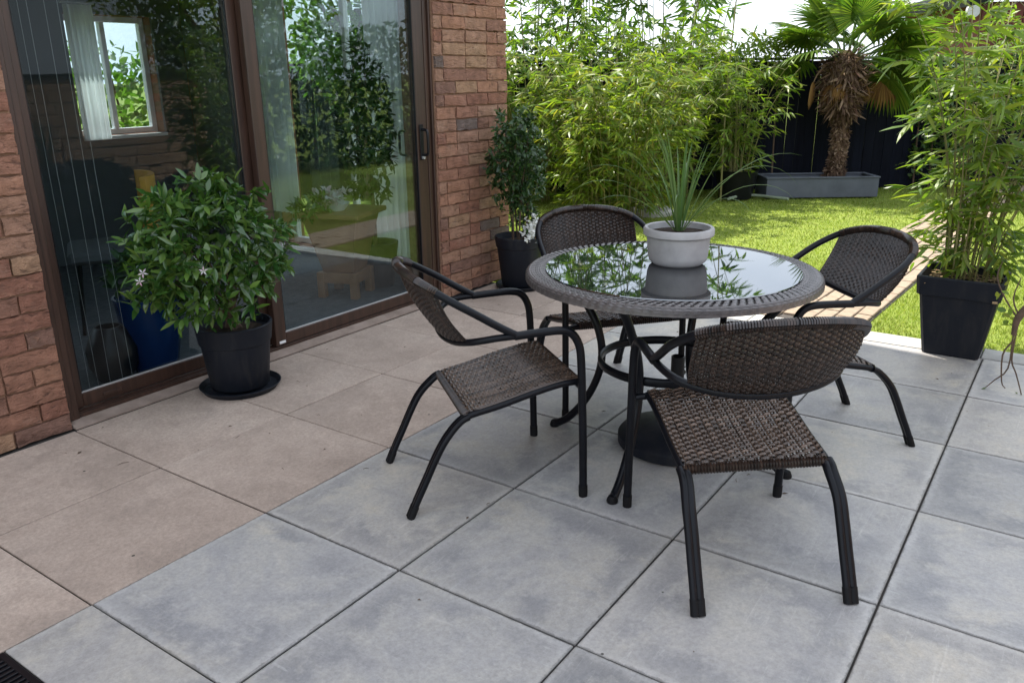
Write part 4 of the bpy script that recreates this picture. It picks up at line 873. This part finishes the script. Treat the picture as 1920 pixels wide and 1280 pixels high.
# ---- palm
PP_ = st(7.80, 5.00)
plt = thing('palm_planter', 'long low grey wooden planter box under the palm', 'planter', st(7.68, 4.75), fence_rz)
hl, hd, hh, th = 0.64, 0.22, 0.215, 0.025
MB().box(-hl, hl, -hd, -hd+th, 0.0, hh, 0.004).obj('board', M['slate'], plt); MB().box(-hl, hl, hd-th, hd, 0.0, hh, 0.004).obj('board', M['slate'], plt)
for s in (-1, 1): MB().box(s*(hl-th*.5)-th*.5+.001, s*(hl-th*.5)+th*.5-.001, -hd+th+.001, hd-th-.001, 0.001, hh-.002, 0.003).obj('board', M['slate'], plt)
for (a0, a1, b0, b1) in ((-hl-.01, hl+.01, -hd-.01, -hd+.04), (-hl-.01, hl+.01, hd-.04, hd+.01)): MB().box(a0, a1, b0, b1, hh+.001, hh+.018, 0.003).obj('rim_board', M['slate'], plt)
for s in (-1, 1): MB().box(s*(hl-.015)-.025, s*(hl-.015)+.025, -hd+.041, hd-.041, hh+.001, hh+.0175, 0.003).obj('rim_board', M['slate'], plt)
MB().box(-hl+th+.002, hl-th-.002, -hd+th+.002, hd-th-.002, 0.01, hh-0.03).obj('soil', M['soil'], plt)
palm = thing('palm_tree', 'fan palm with a shaggy brown fibrous trunk and green fronds', 'palm tree', (PP_[0], PP_[1], 0.18), fence_rz)
def trunk_r(z): return np.interp(z, [0, .06, .15, .35, .6, .75, .95, 1.15, 1.3, 1.42], [.135, .120, .088, .090, .094, .125, .215, .235, .17, .06])
zs = np.linspace(0, 1.42, 44); nA = 28; V = []; g = np.random.default_rng(5)
for z in zs:
    for a in np.arange(nA)*2*PI/nA:
        r_ = trunk_r(z)*0.86*(1+0.07*math.sin(a*3+z*22)+g.uniform(-.07, .07)+0.06*math.sin(z*70)); V.append((r_*math.cos(a)+0.02*math.sin(z*4), r_*math.sin(a), z))
Fq = [(i*nA+j, i*nA+(j+1) % nA, (i+1)*nA+(j+1) % nA, (i+1)*nA+j) for i in range(len(zs)-1) for j in range(nA)]
MB().add(V, Fq).obj('trunk', M['fibre'], palm, True)
n = 3200; z = g.uniform(0, 1.38, n)**1.0; a = g.uniform(0, 2*PI, n); r_ = trunk_r(z)*0.85
P = np.stack([r_*np.cos(a)+0.02*np.sin(z*4), r_*np.sin(a), z], 1); D = np.stack([np.cos(a)*.55, np.sin(a)*.55, g.uniform(-1.0, 0.5, n)], 1)+g.normal(0, .35, (n, 3))
X, Y, Z = leaf_frames(D, g); tv, tf = TPL['thin']; L = g.uniform(.022, .065, n)*(1+2.2*(z > .74)); W = g.uniform(.004, .034, n)
V = P[:, None]+tv[None, :, 0:1]*(X*L[:, None])[:, None]+tv[None, :, 1:2]*(Y*W[:, None])[:, None]+tv[None, :, 2:3]*(Z*L[:, None])[:, None]
link('trunk_fibre', fast_mesh('trunk_fibre', V.reshape(-1, 3), (tf[None]+(np.arange(n)*len(tv))[:, None, None]).reshape(-1, 4), M['fibre']), palm, kind='stuff')
def frond(az, el, plen, rad, droop, mat, nb=34, span=R(270), tilt=0.0):
    rad *= 1.18
    ca, sa = math.cos(az), math.sin(az); e = el; p = np.array([0.03*ca, 0.03*sa, 1.30]); pts = [p]
    for i in range(6):
        p = p+np.array([ca*math.cos(e), sa*math.cos(e), math.sin(e)])*plen/6; pts.append(p); e -= droop*0.5/6
    f = MB(); c = pts[-1]; X = np.array([ca*math.cos(e), sa*math.cos(e), math.sin(e)]); Yv = np.array([-sa, ca, 0.0]); Zv = np.cross(X, Yv)
    Yv = Yv*math.cos(tilt)+Zv*math.sin(tilt); Zv = np.cross(X, Yv)
    for k in range(nb):
        b = -span/2+span*k/(nb-1); d = X*math.cos(b)+Yv*math.sin(b); sd_ = -X*math.sin(b)+Yv*math.cos(b); L_ = rad*(0.72+0.28*math.cos(b*.5))*g.uniform(.93, 1.05); w0 = rad*span/(nb-1)*0.46
        V = []; q = c.copy(); dd = d.copy()
        for i, wf in enumerate((0.06, .45, .85, .95, .55, .05)):
            hw = w0*wf*(0.62 if i > 2 else 0.7); V += [q-sd_*hw, q-Zv*hw*.5, q+sd_*hw]
            dn = dd+np.array([0, 0, -1])*droop*0.075*i; dd = dn/np.linalg.norm(dn); q = q+dd*L_/5
        f.add(V, [(i*3+m, i*3+m+1, i*3+m+4, i*3+m+3) for i in range(5) for m in (0, 1)])
    o = f.obj('frond', M[mat], palm, True)
    MB().tube(pts, [0.014, 0.010, 0.007], 6).obj('petiole', M['spiky' if mat == 'palm' else 'fibre'], o, True)
for (az, el, pl_, rd, dr_, tl_) in ((178, 42, .52, .42, .9, .3), (160, 70, .55, .44, .6, .2), (205, 24, .50, .40, 1.0, .2), (120, 62, .5, .45, .7, 0), (60, 66, .5, .46, .7, 0), (20, 60, .52, .48, .7, -.2), (0, 34, .58, .48, 1.0, -.3), (-20, 14, .60, .46, 1.4, -.3), (-35, 44, .6, .48, .9, -.2), (15, -2, .55, .46, 1.6, -.2), (-90, 78, .5, .46, .6, 0), (-60, 60, .5, .45, .9, 0), (90, 40, .5, .45, .9, 0), (140, 48, .55, .45, .9, .2), (-10, 76, .6, .46, .5, 0), (190, 84, .62, .44, .4, 0), (-5, 4, .62, .50, 1.2, -.5), (10, 22, .66, .50, 1.0, -.4), (-28, -6, .5, .46, 1.5, -.4), (172, 14, .5, .42, 1.1, .4)):
    frond(R(az), R(el), pl_, rd, dr_, 'palm', tilt=tl_)
for (az, el, pl_, rd, dr_, nb_, sp2) in ((188, 2, .44, .26, 2.9, 13, 150), (215, -20, .34, .20, 2.4, 9, 110), (-4, 6, .50, .28, 2.9, 15, 170), (-38, -22, .36, .18, 2.4, 9, 120), (-120, -12, .36, .16, 2.8, 8, 90)):
    frond(R(az), R(el), pl_, rd, dr_, 'deadpalm', nb_, R(sp2), g.uniform(-.8, .8))
# ---- climbers over the fence: one plant each
def climber(name, label, s0, t0, t1, z0, z1, n, seed, mat='ivy', L=0.075, W=0.042, thick=0.28, kind='broad', top=None, n_ind=60):
    t = thing(name, label, 'climber', st(s0, (t0+t1)/2)); g = np.random.default_rng(seed)
    tt = g.uniform(t0, t1, n); zt = z1+0.10*np.sin(tt*5+seed)+0.06*np.sin(tt*13)
    zz = z0+(zt-z0)*g.uniform(0, 1, n)**0.7; th = thick*g.uniform(-1, 0.6, n)
    P = np.stack([(s0+th)*FD[0]+tt*FT[0], (s0+th)*FD[1]+tt*FT[1], zz], 1); nz = np.sin(tt*7)*np.cos(zz*9)+g.normal(0, .7, n); kp = nz > -0.6; P = P[kp]; m = len(P)
    D = g.normal(0, 1, (m, 3))+np.array([-FD[0]*.8, -FD[1]*.8, -.1])
    foliage(t, P, D, L*g.uniform(.6, 1.2, m), W*g.uniform(.7, 1.2, m), M and mat, kind, seed+1, n_ind, roll=1.0)
    for i in range(5):
        x = t0+(t1-t0)*(i+.5)/5; a = np.array(st(s0-.05, x))-np.array(t.location)
        MB().tube([(a[0], a[1], 0), (a[0]+.05, a[1]+.04, z1*.5), (a[0]-.04, a[1]+.03, z1*.92)], [0.012, 0.009, 0.004], 6, smooth=3).obj('stem', M['bark'], t, True)
    return t
climber('climbing_plant', 'leafy hedge along the fence top left of the palm', FS-.12, 2.95, 4.55, 1.18, 1.72, 2600, 81, 'bamboo', 0.10, 0.026, .25, 'thin')
climber('climbing_plant', 'dark climber covering the fence behind the bamboos', FS-.10, -0.6, 3.1, 0.05, 1.75, 5200, 83, 'ivy', 0.085, 0.048, .25)
climber('climbing_plant', 'dark ivy on the fence right of the palm', FS-.10, 6.05, 7.0, 0.05, 1.55, 2400, 85, 'ivy', 0.07, 0.042, .25)
climber('climbing_plant', 'pale leafy hedge along the fence behind the potted bamboo', FS-.12, 6.8, 9.6, 0.9, 1.95, 3600, 87, 'bamboo', 0.10, 0.024, .3, 'thin')
def hedge(name, label, p0, p1, z1, n, seed, mat='ivy', thick=0.5):
    p0, p1 = np.array(p0), np.array(p1); mid = (p0+p1)/2; t = thing(name, label, 'hedge', (mid[0], mid[1], 0)); g = np.random.default_rng(seed); d = (p1-p0); ln = np.linalg.norm(d); nn = np.array([-d[1], d[0]])/ln
    f = g.uniform(0, 1, n); o = thick*g.uniform(-1, 1, n); zz = (z1+0.12*np.sin(f*ln*3+seed))*g.uniform(0.01, 1, n)
    P = np.stack([p0[0]+f*d[0]+nn[0]*o, p0[1]+f*d[1]+nn[1]*o, zz], 1)
    foliage(t, P, g.normal(0, 1, (n, 3)), 0.13*g.uniform(.6, 1.2, n), 0.07*g.uniform(.7, 1.2, n), mat, 'broad', seed+1, 0, roll=1.0)
    for i in range(int(ln/0.8)):
        q = p0+d*(i+.5)/int(ln/0.8)-mid; MB().tube([(q[0], q[1], 0), (q[0]+.04, q[1], z1*.5), (q[0], q[1]+.04, z1*.8)], [0.03, 0.02, 0.01], 6).obj('stem', M['bark'], t, True)
hedge('hedge', 'tall dark green hedge mirrored in the right glass panel', (5.9, -5.4), (14.5, -5.0), 2.1, 9000, 141, 'darkleaf')
hedge('hedge', 'hedge behind the house seen through the far window', (-2.5, 8.2), (9.5, 8.2), 1.75, 9000, 143, 'bamboo_d')
hedge('hedge', 'hedge closing the far right end of the garden', (14.4, -5.0), (14.4, -1.5), 2.0, 3500, 145)
# trailing woody plant at the right edge
tv_ = thing('trailing_vine', 'bare trailing twigs hanging at the right edge beside the planter', 'vine', (3.05, -2.42, 0))
def V3(px, py, y): return tuple(np.array(at(px, py, 0, 3.15+(y+1.99)))-np.array([3.05, -2.42, 0]))
MB().tube([(0, 0, 0), (0.02, -0.05, 0.45), (0.02, 0.05, 0.62), V3(1960, 560, -1.99), V3(1912, 592, -1.99), V3(1900, 628, -1.99)], [0.022, 0.018, 0.016, 0.014, 0.016, 0.010], 8, smooth=4).obj('stem', M['bark'], tv_, True)
for pts in ([(1905, 625), (1897, 675), (1905, 700), (1915, 740), (1925, 790)], [(1900, 628), (1890, 690), (1865, 712), (1848, 726)], [(1898, 640), (1880, 665), (1878, 715), (1885, 728)], [(1910, 600), (1885, 560), (1870, 520), (1880, 490)], [(1912, 595), (1900, 560), (1915, 520)]):
    MB().tube([V3(a, b, -1.99) for a, b in pts], [0.0042, 0.0032, 0.0020], 6, smooth=3).obj('twig', M['bark'], tv_, True)
g = np.random.default_rng(91); q = np.array([at(g.uniform(1868, 1960), g.uniform(475, 610), 0, g.uniform(3.05, 3.25)) for _ in range(46)]+[at(1917, 748, 0, 3.15), at(1912, 752, 0, 3.15), at(1850, 725, 0, 3.15)])
foliage(tv_, q, g.normal(0, 1, (len(q), 3)), g.uniform(.025, .045, len(q)), g.uniform(.018, .028, len(q)), 'bamboo', 'broad', 92, 46, roll=1.0)
# garden hose and stepping stone on the lawn
hs = thing('garden_hose', 'pale garden hose lying on the lawn before the planter', 'hose', (0, 0, 0))
MB().tube([tuple(at(x, y, 2, 0.035)) for x, y in ((1366, 373), (1372, 371), (1395, 366), (1425, 367), (1450, 370), (1478, 373))], 0.016, 8, smooth=5).obj('tube', M['hose'], hs, True)
ss = thing('stepping_stone', 'flat pale round stone beside the yellow bamboo', 'stone', tuple(at(1218, 398, 2, 0.0)))
MB().lathe([(0, -0.02), (0.24, -0.02), (0.25, 0.02), (0.23, 0.045), (0, 0.05)], 28, cap=False).obj('slab', M['edging'], ss, True, 40)
# broadleaf trees beyond the fence and to the right, mirrored in the doors
def tree(name, label, loc, h, rx, rz, n, seed, mat, L=0.11, W=0.05):
    t = thing(name, label, 'tree', loc); g = random.Random(seed)
    MB().tube([(0, 0, 0), (0.05, 0.02, h*.3), (0, 0.05, h*.62)], [0.10, 0.08, 0.04], 10, smooth=4).obj('trunk', M['bark'], t, True)
    cr = link('crown', None, t); cr.location = (0, 0, 0)
    for k in range(6):
        a = k*1.05; MB().tube([(0, 0, h*.35+k*.05), (rx*.35*math.cos(a), rx*.35*math.sin(a), h*.6), (rx*.7*math.cos(a), rx*.7*math.sin(a), h*.78)], [0.035, 0.025, 0.01], 6, smooth=3).obj('limb', M['bark'], t, True)
    gg = np.random.default_rng(seed); cl = gg.normal(0, 1, (26, 3)); cl /= np.linalg.norm(cl, axis=1)[:, None]; cc = np.array([0, 0, h-rz])+cl*gg.uniform(.45, .9, (26, 1))*np.array([rx, rx, rz])
    id_ = gg.integers(0, 26, n); d = gg.normal(0, 1, (n, 3)); d /= np.linalg.norm(d, axis=1)[:, None]; P = cc[id_]+d*gg.uniform(.3, 1, (n, 1))*rx*.42
    COLP = P+np.array(loc); t2 = cr
    X, Y, Z = leaf_frames(d+gg.normal(0, .6, (n, 3)), gg); tv, tf = TPL['broad']; Ls = L*gg.uniform(.6, 1.2, n); Ws = W*gg.uniform(.7, 1.2, n)
    V = P[:, None]+tv[None, :, 0:1]*(X*Ls[:, None])[:, None]+tv[None, :, 1:2]*(Y*Ws[:, None])[:, None]+tv[None, :, 2:3]*(Z*Ls[:, None])[:, None]
    link('foliage', fast_mesh('foliage', V.reshape(-1, 3), (tf[None]+(np.arange(n)*len(tv))[:, None, None]).reshape(-1, 4), M[mat]), cr, kind='stuff')
    return t
tree('garden_tree', 'broadleaf tree mirrored in the top of the right glass panel', (7.6, -6.6, 0), 3.9, 1.7, 1.4, 7000, 101, 'bamboo')
tree('garden_tree', 'broadleaf tree behind the house seen through the end window', (6.2, 4.9, 0), 3.4, 1.1, 1.2, 5000, 103, 'bamboo_d')

# ================================================================== INSIDE THE ROOM
st_ = thing('plant_stand', 'wooden pedestal stand behind the right glass panel', 'stand', (2.80, 1.86, 0.0045), R(20))
def taper(mb, w0, w1, z0, z1): return mb.add(ring(w0, z0)+ring(w1, z1), [(0, 3, 2, 1), (4, 5, 6, 7)]+[(i, (i+1) % 4, 4+(i+1) % 4, 4+i) for i in range(4)])
taper(MB(), 0.105, 0.185, 0.17, 0.53).obj('pedestal', M['oak'], st_)
MB().box(-0.225, 0.225, -0.225, 0.225, 0.531, 0.562, 0.006).obj('top', M['oak'], st_)
for sx in (-1, 1):
    for sy in (-1, 1): MB().box(sx*.115-.025, sx*.115+.025, sy*.115-.025, sy*.115+.025, 0.0, 0.168, 0.003).obj('leg', M['oak'], st_)
MB().box(-0.135, 0.135, -0.135, 0.135, 0.10, 0.166, 0.003).obj('base', M['oak'], st_)
vs = thing('flower_bowl', 'low bowl of pale flowers on the wooden stand indoors', 'flower bowl', (2.76, 1.87, 0.565))
MB().lathe([(0, 0), (0.06, 0), (0.10, 0.05), (0.094, 0.05), (0.055, 0.01), (0, 0.01)], 24, cap=False).obj('bowl', M['plaster'], vs, True, 40)
ellipsoid_foliage(vs, (2.74, 1.87, 0.66), (0.15, 0.13, 0.07), 130, 0.05, 0.03, 'petal', 'broad', 111, 0, 0.3, .4, name='petals')
ellipsoid_foliage(vs, (2.62, 1.93, 0.60), (0.16, 0.13, 0.08), 220, 0.07, 0.02, 'glossy', 'broad', 113, 0, 0.3, .2)
hp_ = thing('houseplant', 'tall dark weeping houseplant inside the right glass panel', 'houseplant', (3.10, 1.86, 0.0045))
MB().lathe([(0, 0), (0.11, 0), (0.155, 0.30), (0.145, 0.30), (0.12, 0.26), (0, 0.25)], 32, cap=False).obj('pot', M['navy'], hp_, True, 40)
MB().tube([(0, 0, 0.25), (0.01, 0.01, 0.6), (0, 0, 1.4)], [0.014, 0.012, 0.006], 8).obj('stem', M['bark'], hp_, True)
ellipsoid_foliage(hp_, (3.10, 1.87, 1.05), (0.20, 0.20, 0.55), 1500, 0.07, 0.024, 'darkleaf', 'broad', 121, 0, 0.3, -.3)
bp_ = thing('blue_pot', 'cobalt blue glazed pot indoors behind the leafy shrub', 'plant pot', (1.235, 1.60, 0.0045))
MB().lathe([(0, 0), (0.10, 0), (0.135, 0.18), (0.15, 0.36), (0.156, 0.38), (0.145, 0.38), (0.13, 0.33), (0, 0.32)], 40, cap=False).obj('body', M['blue'], bp_, True, 40)
ellipsoid_foliage(bp_, (1.235, 1.60, 0.50), (0.18, 0.14, 0.14), 160, 0.09, 0.03, 'darkleaf', 'broad', 131, 0, 0.2, .4)
bk_ = thing('black_vase', 'round black vase indoors beside the blue pot', 'vase', (1.03, 1.62, 0.0045))
MB().lathe([(0, 0), (0.07, 0), (0.11, 0.08), (0.115, 0.16), (0.08, 0.24), (0.06, 0.27), (0.052, 0.27), (0.06, 0.22), (0, 0.2)], 36, cap=False).obj('body', M['black'], bk_, True, 40)
ch_ = thing('indoor_chair', 'mustard backed chair inside the dim room', 'chair', (1.62, 2.55, 0.0045), R(62))
MB().box(-0.24, 0.24, -0.23, 0.23, 0.40, 0.47, 0.02).obj('seat', M['room'], ch_)
V = [(0.24*math.sin(a), -0.2-0.06*math.cos(a*1.4), z) for z in (0.46, 0.6, 0.74, 0.86) for a in np.linspace(-1.2, 1.2, 9)]; V += [(x, y-.03, z) for x, y, z in V]
Fq = [(i*9+j, i*9+j+1, i*9+j+10, i*9+j+9) for i in range(3) for j in range(8)]+[(36+i*9+j, 36+i*9+j+9, 36+i*9+j+10, 36+i*9+j+1) for i in range(3) for j in range(8)]
Fq += [(27+j, 28+j, 64+j, 63+j) for j in range(8)]+[(j+1, j, 36+j, 37+j) for j in range(8)]+[(i*9, i*9+9, 45+i*9, 36+i*9) for i in range(3)]+[(i*9+17, i*9+8, 44+i*9, 53+i*9) for i in range(3)]
MB().add(V, Fq).obj('backrest', M['mustard'], ch_, True, 40)
for sx in (-1, 1):
    for sy in (-1, 1): MB().tube([(sx*.19, sy*.18, .40), (sx*.22, sy*.21, 0)], [0.016, 0.011], 8).obj('leg', M['black'], ch_, True)
def drape(label, ax, plane, a0, a1, z0, z1):
    t = thing('curtain', label, 'curtain', (0, 0, 0)); n = 40; mb = MB(); V = []
    for z in (z0, (z0+z1)/2, z1):
        for i in range(n+1):
            u = a0+(a1-a0)*i/n; d = plane+0.018*math.sin(i*0.95)+0.004*math.sin(i*2.3+z); V.append((d, u, z) if ax else (u, d, z))
    mb.add(V, [(j*(n+1)+i, j*(n+1)+i+1, (j+1)*(n+1)+i+1, (j+1)*(n+1)+i) for j in range(2) for i in range(n)]).obj('cloth', M['sheer'], t, True)
    MB().tube([((plane, a0-.02, z1+.012) if ax else (a0-.02, plane, z1+.012)), ((plane, a1+.02, z1+.012) if ax else (a1+.02, plane, z1+.012))], 0.010, 8).obj('rod', M['silver'], t, True)
drape('white curtain left of the end window behind the right glass panel', 1, 3.46, 3.02, 3.36, 0.35, 2.24)
drape('white curtain nearest the door handle behind the right glass panel', 1, 3.46, 1.84, 2.20, 0.03, 2.24)
drape('white curtain beside the far window behind the left glass panel', 0, 4.33, 2.53, 2.75, 0.94, 1.92)
cu = thing('string_curtain', 'pale thin string curtain hanging inside the left glass panel', 'curtain', (0, 1.44, 0))
MB().tube([(0.66, 0, 2.22), (1.70, 0, 2.22)], 0.012, 8).obj('rod', M['silver'], cu, True)
sc = MB(); g_ = random.Random(17)
for i in range(8):
    x = 0.70+0.30*(i/7)**1.3+g_.uniform(-.012, .012); sc.tube([(x, g_.uniform(-.01, .01), 2.21), (x+g_.uniform(-.006, .006), 0, 1.0), (x+g_.uniform(-.01, .01), 0, 0.02)], 0.0009, 4, False)
sc.obj('strings', M['silver'], cu, kind='stuff')

# ---- crumbs, dry leaf bits and specks lying on the paving
lt = MB(); g_ = random.Random(33)
for i in range(70):
    x, y, a, l = g_.uniform(-0.2, 3.5), g_.uniform(-2.3, 1.15), g_.uniform(0, 2*PI), g_.uniform(.003, .014)
    if g_.random() < 0.4:
        ca, sa = math.cos(a), math.sin(a); l *= 1.8
        lt.tube([(x-l*ca, y-l*sa, 0.0015), (x, y, 0.004), (x+l*ca*.8-l*.3*sa, y+l*sa*.8+l*.3*ca, 0.002)], [0.0007, 0.0011, 0.0006], 4)
    else:
        w = l*g_.uniform(.3, .6); lt.add([(x-l*math.cos(a), y-l*math.sin(a), 0.001), (x+w*math.sin(a), y-w*math.cos(a), 0.003), (x+l*math.cos(a), y+l*math.sin(a), 0.0012), (x-w*math.sin(a), y+w*math.cos(a), 0.0035)], [(0, 1, 2, 3)])
lt.obj('leaf_litter', M['bark'], None, kind='stuff', label='tiny dry leaf bits and crumbs scattered over the paving', cat='litter')
